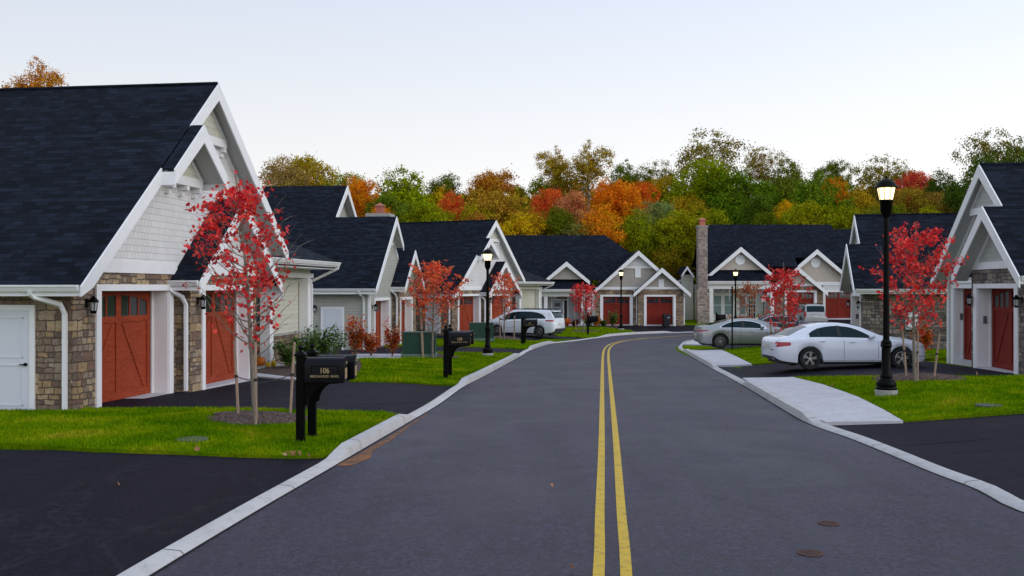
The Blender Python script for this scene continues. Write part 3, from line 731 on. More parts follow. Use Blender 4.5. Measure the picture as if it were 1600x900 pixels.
def house(name, O, th, zb, label, cat='house', group=None):
    return empty(name, (O[0], O[1], zb), -R(th), label, cat, group)
def porch_block(root, mx, wall, w_e=3.5, uo=10.7, ue=18.3, ve=-.45, vw=-1.4, uw=17.9, m_st=M_stone, back=True):
    # living-room and porch wing beyond the garages, with a low hipped roof
    s2 = .5
    side = lambda u, v: w_e+s2*(ve-v); end = lambda u, v: w_e+s2*(ue-u)
    add_roof(root, mx, [([(uo-1.5, ve), (ue, ve), (ue-4.2, ve-4.2), (uo-1.5, ve-4.2)], side), ([(ue, ve), (ue, ve-8.4), (ue-4.2, ve-4.2)], end)], name='porch_roof')
    m = MB(); m.b(uo-1, ue, ve-.02, ve+.0, w_e-.21, w_e-.03); gutter_v(m, ve, uo-1, ue+.1, w_e-.03); m.b(ue-.02, ue, ve-8, ve, w_e-.21, w_e-.03); m.build('gutter', M_alu, root, mx)
    m = MB(); m.b(uo-1, ue-.02, vw+.001, ve-.02, w_e-.30, w_e-.28); m.b(uo-1, ue-.02, vw-.2, vw, w_e-.62, w_e-.45); m.b(uw, ue-.02, vw-6, vw, w_e-.30, w_e-.28)
    m.build('soffit', M_white, root, mx)
    m = MB(); m.b(uo-.6, uw, vw-.2, vw, w_e-.45, w_e-.28); m.b(uo-.6, uw, vw-2.6, vw-2.4, -.5, w_e-.3); m.b(uw-.25, uw, vw-7, vw-.2, -.5, w_e-.3); m.build('porch_wall', wall, root, mx)
    m = MB(); m.b(14.2, uw-.3, vw-.9, vw-.35, .85, w_e-.6); m.build('bay_wall', wall, root, mx)
    m = MB(); m.b(14.16, uw-.26, vw-.94, vw-.31, -.5, .80); m.build('stone_base', m_st, root, mx)
    m = MB(); m.b(14.1, uw-.2, vw-.98, vw-.27, .80, .88); m.build('stone_sill', M_slab, root, mx)
    for a, vo in ((13.0, .32), (uw-.32, 0)):
        vw_ = vw; vw = vw+vo; m = MB(); m.b(a, a+.32, vw-.32, vw+.02, -.3, w_e-.62); m.b(a-.04, a+.36, vw-.36, vw+.06, -.3, .15); m.b(a-.03, a+.35, vw-.35, vw+.05, w_e-.80, w_e-.66); m.build('porch_column', M_white, root, mx); vw = vw_
    window(root, mx, 14.2, vw-.85, vw-.45, 1.0, 2.3, side='u', glass=M_glassw)
    m = MB(); spout(m, [(ue-.1, ve+.06, w_e-.16), (ue-.1, ve+.04, w_e-.26), (uw+.06, vw+.02, w_e-.75), (uw+.06, vw+.04, w_e-.9), (uw+.06, vw+.04, 0)]); m.build('downspout', M_alu, root, mx)
def type_one(root, wall, st=M_stone, dm=M_red, w0=2.58, mx=1, vback=-16):
    s = S; W = lambda u, v=0: w0+s*(u+.45); uB, uC = 4.13, 5.70; wC = W(uC); far = lambda u, v=0: wC-s*(u-uC); Bf = lambda u, v=0: W(uB)-s*(u-uB)
    uD, wD = 6.6, w0+2.27; Dn = lambda u, v=0: wD-s*(uD-u); Df = lambda u, v=0: wD-s*(u-uD)
    main = [([(-.45, vback), (-.45, .44), (uC, .44), (uC, vback)], W), ([(uC, vback), (uC, .44), (10.62, .44), (10.62, vback)], far)]
    fly = [([(2.70, .485), (2.70, .78), (uB, .78), (uB, .485)], W), ([(uB, .0), (uB, .78), (5.45, .78), (5.45, .0)], Bf)]
    dor = [([(4.0, -.1), (4.0, .76), (uD, .76), (uD, -.1)], Dn), ([(uD, -.1), (uD, .76), (9.3, .76), (9.3, -.1)], Df)]
    add_roof(root, mx, main+fly+dor)
    m = MB(); m.tube([(vback, uC, wC+.01), (.43, uC, wC+.01)], .05, 6); m.build('ridge_cap', M_roof, root, mx)
    add_soffit(root, mx, [([(.0, .0), (.0, .43), (uC, .43), (uC, .0)], W), ([(uC, 0), (uC, .43), (10.5, .43), (10.5, 0)], far), ([(2.75, .49), (2.75, .76), (uB, .76), (uB, .49)], W), ([(uB, .0), (uB, .76), (5.4, .76), (5.4, .0)], Bf),
                          ([(4.4, .35), (4.4, .74), (uD, .74), (uD, .35)], Dn), ([(uD, .35), (uD, .74), (8.8, .74), (8.8, .35)], Df)])
    m = MB(); b = lambda f, u: f(u)-.005
    m.prism([(-.5, b(W, -.5)), (2.70, b(W, 2.70)), (2.70, b(W, 2.70)-.36), (-.1, b(W, -.1)-.36), (-.5, b(W, -.5)-.20)], .44, .48)
    m.prism([(4.13, b(W, 4.13)), (uC, wC), (10.62, far(10.62)), (10.62, far(10.62)-.36), (uC, wC-.42), (4.13, b(W, 4.13)-.36)], .44, .48)
    m.prism([(2.66, b(W, 2.66)), (uB, b(W, uB)), (5.45, Bf(5.45)), (5.45, Bf(5.45)-.34), (uB, b(W, uB)-.42), (2.66, b(W, 2.66)-.34)], .78, .82)
    m.b(2.66, 2.70, .48, .78, W(2.66)-.36, W(2.66)-.06); m.b(5.41, 5.45, .02, .78, Bf(5.45)-.34, Bf(5.45)-.07)
    m.prism([(3.95, b(Dn, 3.95)), (uD, wD), (9.3, Df(9.3)), (9.3, Df(9.3)-.30), (uD, wD-.40), (3.95, b(Dn, 3.95)-.30)], .76, .80)
    m.b(9.26, 9.34, .3, .80, Df(9.3)-.42, Df(9.3)-.04)
    m.build('rake_board', M_white, root, mx)
    # frieze boards against the wall
    m = MB()
    for f, a, c, v, k in ((far, 5.7, 10.4, 0, .24), (Dn, 4.6, uD, .35, .24), (Df, uD, 8.7, .35, .24), (W, .2, 2.9, 0, .24)):
        m.prism([(a, f(a)-k), (c, f(c)-k), (c, f(c)-k-.2), (a, f(a)-k-.2)], v, v+.028)
    m.b(.3, 4.33, .0, .03, w0+.25, w0+.52); m.b(4.55, 8.65, .35, .38, w0+.25, w0+.46); m.build('frieze_board', M_white, root, mx)
    # walls
    m = MB(); m.prism([(.12, w0+.38), (uC, wC-.12), (10.4, far(10.4)-.12), (10.4, w0+.38)], -.15, 0); m.b(8.28, 8.42, -3.6, -.12, -.5, 2.9)
    m.prism([(4.62, w0+.38), (uD, wD-.12), (8.6, w0+.38)], .2, .35)
    m.build('gable_wall', wall, root, mx)
    m = MB(); m.b(0, .3, vback+.5, 0, -.5, w0-.1); m.b(.3, .97, -.5, 0, -.5, w0+.38); m.b(3.92, 4.35, -.5, 0, -.5, w0+.38); m.b(.97, 3.92, -.5, 0, 2.46, w0+.38)
    m.b(4.35, 5.12, -.12, .35, -.5, w0+.38); m.b(5.12, 7.92, -.12, .35, 2.46, w0+.38); m.b(7.92, 8.42, -.12, .35, -.5, w0+.38); m.b(8.42, 8.85, -.12, .35, 2.46, w0+.38)
    m.build('stone_wall', st, root, mx)
    m = MB(); m.b(.7, 8.7, -.9, -.7, -.4, 2.85); m.build('inner_wall', M_soffit, root, mx)
    # eaves
    m = MB(); m.b(-.45, -.43, vback, .44, w0-.24, w0-.065); gutter_u(m, -.45, vback, .40, w0-.02); m.b(4.0, 4.02, -.02, .76, w0-.02, w0+.05); gutter_u(m, 3.97, -.02, .74, w0+.10); m.b(3.96, 3.98, 0, .76, w0-.14, w0-.03); m.build('gutter', M_alu, root, mx)
    m = MB(); m.b(-.43, .0, vback, .0, w0-.24, w0-.22); m.b(3.98, 4.35, 0, .35, w0-.14, w0-.12); m.build('eave_soffit', M_white, root, mx)
    for pts in ([(-.50, -.60, w0-.13), (-.48, -.60, w0-.20), (-.44, -.55, w0-.26), (-.12, -.20, w0-.42), (-.06, -.15, w0-.60), (-.06, -.15, 0.02)], [(3.92, .02, w0-.02), (3.92, .04, w0-.12), (4.2, .22, w0-.30), (4.29, .27, w0-.48), (4.29, .27, .02)]):
        m = MB(); spout(m, pts); m.build('downspout', M_alu, root, mx)
    # garage doors, walk door, lanterns
    door_surround(root, mx, .97, 3.92, .002, .46); garage_door(root, mx, 1.05, 3.87, -.46, m=dm)
    door_surround(root, mx, 5.12, 7.92, .352, .42, t0=.17, t1=.17); garage_door(root, mx, 5.18, 7.86, -.08, m=dm)
    man_door(root, mx, -1.84, -.93, -.001, .02, knob=1)
    wall_lantern(root, mx, .45, .0, 2.18); wall_lantern(root, mx, 4.72, .35, 2.18)
    gable_flare(root, mx, uB, W(uB), 1.12, s, 0, .22, M_sid_c, 4); gable_flare(root, mx, uC, wC, 1.2, s, 0, .12, M_sid_c, 3)
    m = MB(); m.b(9.5, 9.62, vback, -3.8, 0, 3); m.build('rear_wall', wall, root, mx)
def type_two(root, wall, w0=3.05, mx=1, vback=-15):
    s = S; W = lambda u, v=0: w0+s*(u+.45); uB, uC, vC = 3.93, 6.16, -2.78
    Bf = lambda u, v=0: W(uB)-s*(u-uB); Cf = lambda u, v=0: W(uC)-s*(u-uC); uD, wD = 6.9, w0+2.05; s3 = .76; Dn = lambda u, v=0: wD-s3*(uD-u); Df = lambda u, v=0: wD-s3*(u-uD)
    add_roof(root, mx, [([(-.45, vback), (-.45, .40), (uB, .40), (uB, vC), (uC, vC), (uC, vback)], W), ([(uB, -9), (uB, .4), (5.55, .4), (5.55, -.02), (7.2, -.02), (7.2, -9)], Bf),
                        ([(uC, vback), (uC, vC), (12, vC), (12, vback)], Cf), ([(4.3, -.6), (4.3, .76), (uD, .76), (uD, -.6)], Dn), ([(uD, -3), (uD, .76), (9.5, .76), (9.5, -3)], Df)])
    add_soffit(root, mx, [([(0, 0), (0, .38), (uB, .38), (uB, 0)], W), ([(uB, 0), (uB, .38), (5.5, .38), (5.5, 0)], Bf)]); add_soffit(root, mx, [([(uB+.6, vC-.4), (uB+.6, vC-.02), (uC, vC-.02), (uC, vC-.4)], W), ([(uC, vC-.4), (uC, vC-.02), (8, vC-.02), (8, vC-.4)], Cf)]); add_soffit(root, mx, [([(4.7, .35), (4.7, .74), (uD, .74), (uD, .35)], Dn), ([(uD, .35), (uD, .74), (9.2, .74), (9.2, .35)], Df)])
    m = MB(); m.prism([(-.5, W(-.5)-.005), (uB, W(uB)), (5.55, Bf(5.55)), (5.55, Bf(5.55)-.34), (uB, W(uB)-.42), (-.1, W(-.1)-.34), (-.5, W(-.5)-.2)], .40, .44)
    m.prism([(uB+.05, W(uB+.05)), (uC, W(uC)), (8.3, Cf(8.3)), (8.3, Cf(8.3)-.34), (uC, W(uC)-.42), (uB+.05, W(uB+.05)-.34)], vC, vC+.04)
    m.prism([(4.25, Dn(4.25)), (uD, wD), (9.5, Df(9.5)), (9.5, Df(9.5)-.3), (uD, wD-.4), (4.25, Dn(4.25)-.3)], .76, .80); m.build('rake_board', M_white, root, mx)
    m = MB(); m.prism([(.1, w0-.1), (.0, W(.0)-.1), (uB, W(uB)-.12), (6.6, Bf(6.6)-.12), (6.6, 2.46), (3.92, 2.46), (3.92, -.5), (4.65, -.5), (4.65, 2.4), (4.66, 2.46), (.97, 2.46), (.97, -.5), (0, -.5), (0, w0-.1)][1:13] if False else [(0, 2.60), (0, W(0)-.1), (uB, W(uB)-.12), (7.2, Bf(7.2)-.12), (7.2, 2.60)], -.15, 0)
    m.b(0, .97, -.15, 0, -.5, 2.60); m.b(3.92, 4.65, -.4, 0, -.5, 2.60); m.b(.0, .2, vback+.5, -.15, -.5, w0-.1); m.b(.97, 3.92, -.15, 0, 2.45, 2.60)
    m.prism([(uB+.4, W(uB)-.3), (uC, W(uC)-.12), (8.2, Cf(8.2)-.12), (8.2, W(uB)-.9)], vC-.5, vC-.4)
    m.prism([(4.75, 3.4), (uD, wD-.12), (9.05, 3.4)], .2, .35)
    m.build('gable_wall', wall, root, mx)
    m = MB(); m.b(4.65, 5.12, -.12, .35, -.5, 3.4); m.b(5.12, 7.92, -.12, .35, 2.46, 3.4); m.b(7.92, 9.1, -.12, .35, -.5, 3.4); m.build('stone_wall', M_stone, root, mx); m = MB(); m.b(-.05, -.0, -.9, 0.0, -.5, .78); m.b(-.05, .72, .0, .05, -.5, .78); m.build('stone_base', M_stone, root, mx)
    m = MB(); m.b(-.09, -.0, -.92, .0, .78, .86); m.b(-.09, .74, .0, .09, .78, .86); m.build('stone_sill', M_slab, root, mx)
    m = MB(); m.b(-.02, .0, -.10, .0, .86, w0-.15); m.b(0, .1, 0, .02, .86, 2.9); m.prism([(3.0, W(3.0)-.5), (4.86, W(3.0)-.5), (4.86, W(3.)-.66), (3.0, W(3.)-.66)], 0, .03)
    for f, a, c, v in ((W, .1, uB, 0), (Bf, uB, 6.0, 0), (Dn, 4.9, uD, .35), (Df, uD, 8.9, .35)): m.prism([(a, f(a)-.22), (c, f(c)-.22), (c, f(c)-.40), (a, f(a)-.40)], v, v+.028)
    m.build('frieze_board', M_white, root, mx)
    m = MB(); m.b(.7, 8.8, -.9, -.7, -.4, 3.2); m.build('inner_wall', M_soffit, root, mx)
    m = MB(); m.b(-.45, -.43, vback, .40, w0-.28, w0-.065); gutter_u(m, -.45, vback, .36, w0-.02); gutter_u(m, 4.27, -.02, .74, w0+.06); m.b(4.27, 4.29, 0, .76, w0-.18, w0-.03); m.build('gutter', M_alu, root, mx)
    m = MB(); m.b(-.43, .0, vback, .0, w0-.28, w0-.26); m.b(4.29, 4.65, 0, .35, w0-.17, w0-.15); m.build('eave_soffit', M_white, root, mx)
    for pts in ([(-.5, -.40, w0-.13), (-.48, -.40, w0-.20), (-.44, -.38, w0-.28), (-.12, -.30, w0-.44), (-.06, -.28, w0-.62), (-.06, -.28, 0.02)], [(4.22, .04, w0-.05), (4.22, .06, w0-.14), (4.5, .22, w0-.32), (4.59, .27, w0-.5), (4.59, .27, .02)]):
        m = MB(); spout(m, pts); m.build('downspout', M_alu, root, mx)
    door_surround(root, mx, .97, 3.92, .002, .46); garage_door(root, mx, 1.05, 3.87, -.46)
    door_surround(root, mx, 5.12, 7.92, .352, .42, t0=.17, t1=.17); garage_door(root, mx, 5.18, 7.86, -.08)
    man_door(root, mx, -2.26, -1.35, -.001, .02, knob=-1)
    wall_lantern(root, mx, .45, .0, 2.15); wall_lantern(root, mx, 0, -2.62, 2.1, along_v=False)
def type_right(root, wall, w0=2.8, mx=-1, vback=-14, st=M_stone_g, number=True):
    s = S; W = lambda u, v=0: w0+s*(u+.45); uB, uC, vC = 2.03, 3.77, -.14
    Bf = lambda u, v=0: W(uB)-s*(u-uB); Cf = lambda u, v=0: W(uC)-s*(u-uC)
    add_roof(root, mx, [([(-.45, vback), (-.45, .44), (uB, .44), (uB, vC), (uC, vC), (uC, vback)], W), ([(uB, -.3), (uB, .44), (4.45, .44), (4.45, -.3)], Bf), ([(uC, vback), (uC, vC), (8.1, vC), (8.1, vback)], Cf)])
    m = MB(); m.tube([(vback, uC, W(uC)+.01), (vC, uC, W(uC)+.01)], .05, 6); m.build('ridge_cap', M_roof, root, mx)
    add_soffit(root, mx, [([(0, 0), (0, .42), (uB, .42), (uB, 0)], W), ([(uB, 0), (uB, .42), (4.4, .42), (4.4, 0)], Bf), ([(uB+.1, -.55), (uB+.1, vC-.02), (uC, vC-.02), (uC, -.55)], W), ([(uC, -.55), (uC, vC-.02), (8, vC-.02), (8, -.55)], Cf)])
    m = MB(); m.prism([(-.5, W(-.5)-.005), (uB, W(uB)), (4.45, Bf(4.45)), (4.45, Bf(4.45)-.30), (uB, W(uB)-.40), (-.1, W(-.1)-.34), (-.5, W(-.5)-.3)], .44, .48)
    m.prism([(uB+.04, W(uB+.04)), (uC, W(uC)), (8.1, Cf(8.1)), (8.1, Cf(8.1)-.30), (uC, W(uC)-.40), (uB+.04, W(uB+.04)-.34)], vC, vC+.04); m.build('rake_board', M_white, root, mx)
    m = MB(); m.prism([(.12, w0+.40), (uB, W(uB)-.12), (3.95, w0+.40)], -.15, 0); m.prism([(uB+.05, w0+.4), (uB+.05, W(uB)-.1), (uC, W(uC)-.12), (7.65, Cf(7.65)-.12), (7.65, 2.6), (4.06, 2.6), (4.06, w0+.4)], -.7, -.55)
    m.b(7.2, 7.65, -.7, -.55, -.5, 2.6)
    m.build('gable_wall', wall, root, mx)
    m = MB(); m.b(0, .3, vback+.5, 0, -.5, w0-.1); m.b(.3, .88, -.5, 0, -.5, w0+.4); m.b(3.60, 4.06, -.6, 0, -.5, w0+.4); m.b(.88, 3.60, -.5, 0, 2.46, w0+.4); m.build('stone_wall', st, root, mx)
    m = MB(); m.b(.1, 3.98, 0, .03, w0+.22, w0+.44); m.b(4.07, 7.65, -.55, -.52, 2.6, 2.72); m.b(7.55, 7.68, -.7, -.52, -.3, w0+.2)
    for f, a, c, v in ((W, .5, uB, 0), (Bf, uB, 3.75, 0), (W, 2.4, uC, -.55), (Cf, uC, 7.5, -.55)): m.prism([(a, f(a)-.22), (c, f(c)-.22), (c, f(c)-.42), (a, f(a)-.42)], v, v+.028)
    m.build('frieze_board', M_white, root, mx)
    m = MB(); m.b(-.45, -.43, vback, .44, w0-.24, w0-.065); gutter_u(m, -.45, vback, .40, w0-.02); m.build('gutter', M_alu, root, mx)
    m = MB(); m.b(-.43, .0, vback, .0, w0-.24, w0-.22); m.build('eave_soffit', M_white, root, mx)
    m = MB(); spout(m, [(-.5, -1.0, w0-.13), (-.48, -1.0, w0-.20), (-.44, -1.0, w0-.26), (-.12, -1.0, w0-.42), (-.06, -1.0, w0-.60), (-.06, -1.0, 0.02)]); m.build('downspout', M_alu, root, mx)
    m = MB(); m.b(.7, 7.3, -1.35, -1.15, -.4, 3.0); m.build('inner_wall', M_soffit, root, mx)
    door_surround(root, mx, .88, 3.60, .002, .46, t0=.24, t1=.24); garage_door(root, mx, .94, 3.55, -.46, m=M_red2)
    door_surround(root, mx, 4.4, 7.05, -.548, .34, t0=.1, t1=.22); garage_door(root, mx, 4.46, 7.0, -.89, m=M_red2)
    wall_lantern(root, mx, .42, .0, 2.1); wall_lantern(root, mx, 3.82, .0, 2.1)
    for u, v in ((3.575, -.22), (7.025, -.78)):
        k = MB(); k.b(u-.03, u-.0, v-.05, v+.05, 1.35, 1.58); k.build('door_keypad', mat('grey_keypad', (.12, .12, .14), .5), root, mx)
    gable_flare(root, mx, uC, W(uC), 1.25, s, -.55, -.34, wall, 0)

# ---- left row
h = house('duplex_house', (-8.72, 19.8), 7.9, 0, 'nearest left house, white gable on brackets over two red garage doors')
type_one(h, M_sid_w); porch_block(h, 1, M_sid_c)
h = house('duplex_house', (-6.70, 46.93), 6.0, -.56, 'grey-green shingled house, second on the left, behind the 106 mailbox')
type_two(h, M_sid_g); porch_block(h, 1, M_sid_g, w_e=3.7, uo=10.2, ue=17.3, uw=16.9)
m = MB(); m.b(13.3, 14.6, -3.5, -2.2, 0, 7.4); ch = m.build('chimney', M_stone, h)
m = MB(); m.b(13.2, 14.7, -3.6, -2.1, 7.4, 7.6); m.build('chimney_slab', M_slab, ch)
m = MB(); m.b(13.75, 14.2, -3.1, -2.65, 7.6, 8.05); m.b(13.7, 14.25, -3.15, -2.6, 8.05, 8.1); m.add([(-3.18, 13.67, 8.1), (-2.57, 13.67, 8.1), (-2.57, 14.28, 8.1), (-3.18, 14.28, 8.1), (-2.87, 13.97, 8.28)], [(0, 1, 4), (1, 2, 4), (2, 3, 4), (3, 0, 4), (0, 1, 2, 3)]); m.build('chimney_cap', M_copper, ch)
h = house('duplex_house', (-3.89, 64.37), 24.7, -.48, 'third house on the left, turned towards the bend, behind the white minivan')
type_one(h, M_sid_w); porch_block(h, 1, M_sid_c, uw=17.9)
# ---- right row
h = house('duplex_house', (14.22, 27.39), 4.1, .05, 'nearest right house, steep grey gable over a deep red garage door')
type_right(h, M_sid_r)
t = text_part('house_number', '18', .17, M_black, h, (.512, 4.32, 2.535), (R(90), 0, R(-90)))
h = house('duplex_house', (15.6, 44.2), 11.3, -.32, 'second house on the right, stone side wall behind the parked white sedan')
type_right(h, M_sid_r)
m = MB(); m.b(-.16, -.0, -2.35, -1.75, 1.0, 1.75); mb_ = m.build('meter_box', mat('pale_blue_meter_box', (.45, .52, .58), .4), h, -1)
m = MB(); m.b(-.17, -.161, -2.25, -1.85, 1.05, 1.7); m.build('meter_lid', M_alu, mb_, -1)

# ---- far house across the bend, facing the camera
def far_taupe():
    h = house('duplex_house', (6.0, 87.0), 90, -.69, 'far taupe gabled house with two red garage doors facing the bend')
    s = .9; zf = lambda u, v: 3.1+.833*(.6-v); hip = lambda u, v: 3.1+(5.0/5.3)*(7.9-u)
    def gab(up, wp, s_): return (lambda u, v=0: wp-s_*abs(u-up))
    A = gab(5.0, 6.45, s); B = gab(6.98, 4.95, s); E = gab(-1.25, 5.5, .84)
    def pair(f, up, ua, ub, vf, vb): return [([(ua, vb), (ua, vf), (up, vf), (up, vb)], f), ([(up, vb), (up, vf), (ub, vf), (ub, vb)], f)]
    add_roof(h, 1, [([(-10, .6), (1.0, .6), (1.0, -.4), (7.9, -.4), (2.6, -5.4), (-10, -5.4)], zf), ([(7.9, -.4), (7.9, -11), (2.6, -5.4)], hip)]+pair(A, 5.0, .88, 9.1, .45, -3.7)+pair(B, 6.98, 4.52, 9.45, .95, -.4)+pair(E, -1.25, -3.15, .75, .35, -2.3))
    m = MB()
    for f, up, ua, ub, v in ((A, 5.0, .85, 9.12, .45), (B, 6.98, 4.50, 9.47, .95), (E, -1.25, -3.2, .78, .35)):
        m.prism([(ua, f(ua)), (up, f(up)), (ub, f(ub)), (ub, f(ub)-.33), (up, f(up)-.43), (ua, f(ua)-.33)], v, v+.04)
    m.build('rake_board', M_white, h)
    m = MB(); m.prism([(1.27, 3.1), (5.0, 6.3), (8.77, 3.1)], -.2, 0); m.prism([(4.85, 3.15), (6.98, 4.83), (8.95, 3.2)], .35, .5); m.prism([(-2.95, 3.95), (-1.25, 5.38), (.55, 3.95)], -.1, .0); m.build('gable_wall', M_sid_t, h)
    m = MB(); m.prism([(3.55, 5.05), (5.0, 6.3), (6.45, 5.05)], 0, .05); m.build('gable_top', M_lap_w, h)
    m = MB(); m.b(1.27, 5.6, 0, .05, 3.05, 3.28); m.b(3.4, 6.6, .05, .08, 4.9, 5.05); m.b(4.75, 5.25, .0, .06, 4.1, 4.9); m.b(5.0, 8.9, .5, .53, 3.08, 3.28); m.b(6.75, 7.2, .5, .53, 3.28, 3.95); m.build('frieze_board', M_white, h)
    m = MB(); m.b(1.27, 1.92, -.3, 0, -.5, 3.1); m.b(1.92, 4.34, -.3, 0, 2.46, 3.1); m.b(4.34, 5.0, -.3, 0, -.5, 3.1); m.b(4.95, 5.66, -.3, .5, -.5, 3.15); m.b(5.66, 8.03, -.3, .5, 2.46, 3.15); m.b(8.03, 8.9, -.3, .5, -.5, 3.15); m.b(1.27, 1.5, -4, -.3, -.5, 3.1); m.b(8.6, 8.9, -8, -.3, -.5, 3.0); m.build('stone_wall', M_stone, h)
    door_surround(h, 1, 1.92, 4.34, .002, .2, t0=.22, t1=.22, head=.16); garage_door(h, 1, 1.95, 4.31, -.2, m=M_red2)
    door_surround(h, 1, 5.66, 8.03, .502, .2, t0=.2, t1=.2, head=.16); garage_door(h, 1, 5.69, 8.0, .3, m=M_red2)
    for pts in ([(4.6, .62, 3.0), (4.62, .6, 2.9), (4.88, .1, 2.6), (4.88, .06, 0)], [(9.35, .9, 2.75), (9.3, .88, 2.6), (8.97, .5, 2.4), (8.97, .45, 0)]):
        m = MB(); spout(m, pts); m.build('downspout', M_alu, h)
    # entry
    m = MB(); m.b(-10, -9.98, 0, .6, 2.9, 3.0); gutter_v(m, .6, -10, .95, 3.08, .12, .15); m.b(-10, .9, .58, .6, 2.86, 3.0); m.build('gutter', M_alu, h)
    m = MB(); m.b(-10, 1.2, .0, .58, 2.84, 2.86); m.b(-4.2, 1.2, -.25, .0, 2.45, 2.86); m.build('eave_soffit', M_white, h)
    m = MB(); m.b(-10, -4.15, -.25, 0, -.3, 2.86); m.b(-4.2, 1.3, -1.9, -1.7, -.3, 2.86); m.b(-4.2, -4.1, -1.8, 0, -.3, 2.86); m.b(.6, 1.27, -1.7, -.3, -.3, 2.86); m.build('entry_wall', M_lap, h)
    for a in (-3.2, .05):
        m = MB(); m.b(a, a+.3, -.3, 0, -.3, 2.45); m.b(a-.04, a+.34, -.34, .04, -.3, .2); m.b(a-.03, a+.33, -.33, .03, 2.2, 2.32); m.build('porch_column', M_white, h)
    d = MB(); d.b(-2.42, -1.5, -1.72, -1.66, .1, 2.1); dd = d.build('front_door', M_dgrey, h)
    d = MB(); d.b(-2.2, -1.72, -1.66, -1.64, 1.55, 1.85); d.build('door_window', M_glass, dd); d = MB(); d.b(-1.62, -1.56, -1.66, -1.6, .95, 1.15); d.build('handle', M_black, dd)
    d = MB(); d.b(-1.36, -1.08, -1.7, -1.67, .2, 2.1); d.b(-2.42, -1.08, -1.7, -1.67, 2.2, 2.5); d.build('sidelight', M_glass, h)
    d = MB(); d.b(-2.52, -2.42, -1.7, -1.63, .1, 2.55); d.b(-1.5, -1.36, -1.7, -1.63, .1, 2.2); d.b(-1.08, -.98, -1.7, -1.63, .1, 2.55); d.b(-2.42, -1.08, -1.7, -1.63, 2.1, 2.2); d.b(-2.42, -1.08, -1.7, -1.63, 2.5, 2.6); d.build('door_casing', M_white, h)
    d = MB(); d.tube([(-.9, -1.9, 2.84), (-.9, -1.9, 2.6)], .01, 5); d.lathe([(.03, .12), (.1, .05), (.1, .02), (.07, -.16), (.05, -.18)], 8, (-.9, -1.9, 2.5)); d.build('hanging_lantern', M_black, h)
    window(h, 1, 0.0, .0, 0, 0, 0) if False else None
    man_door(h, 1, 0, 0, 0, 0) if False else None
    d = MB(); d.b(1.0, 1.27, -.2, -.12, -.2, 2.6); d.b(.62, .9, 0, .03, .0, 2.4); d.build('corner_board', M_white, h)
    return h
far_taupe()
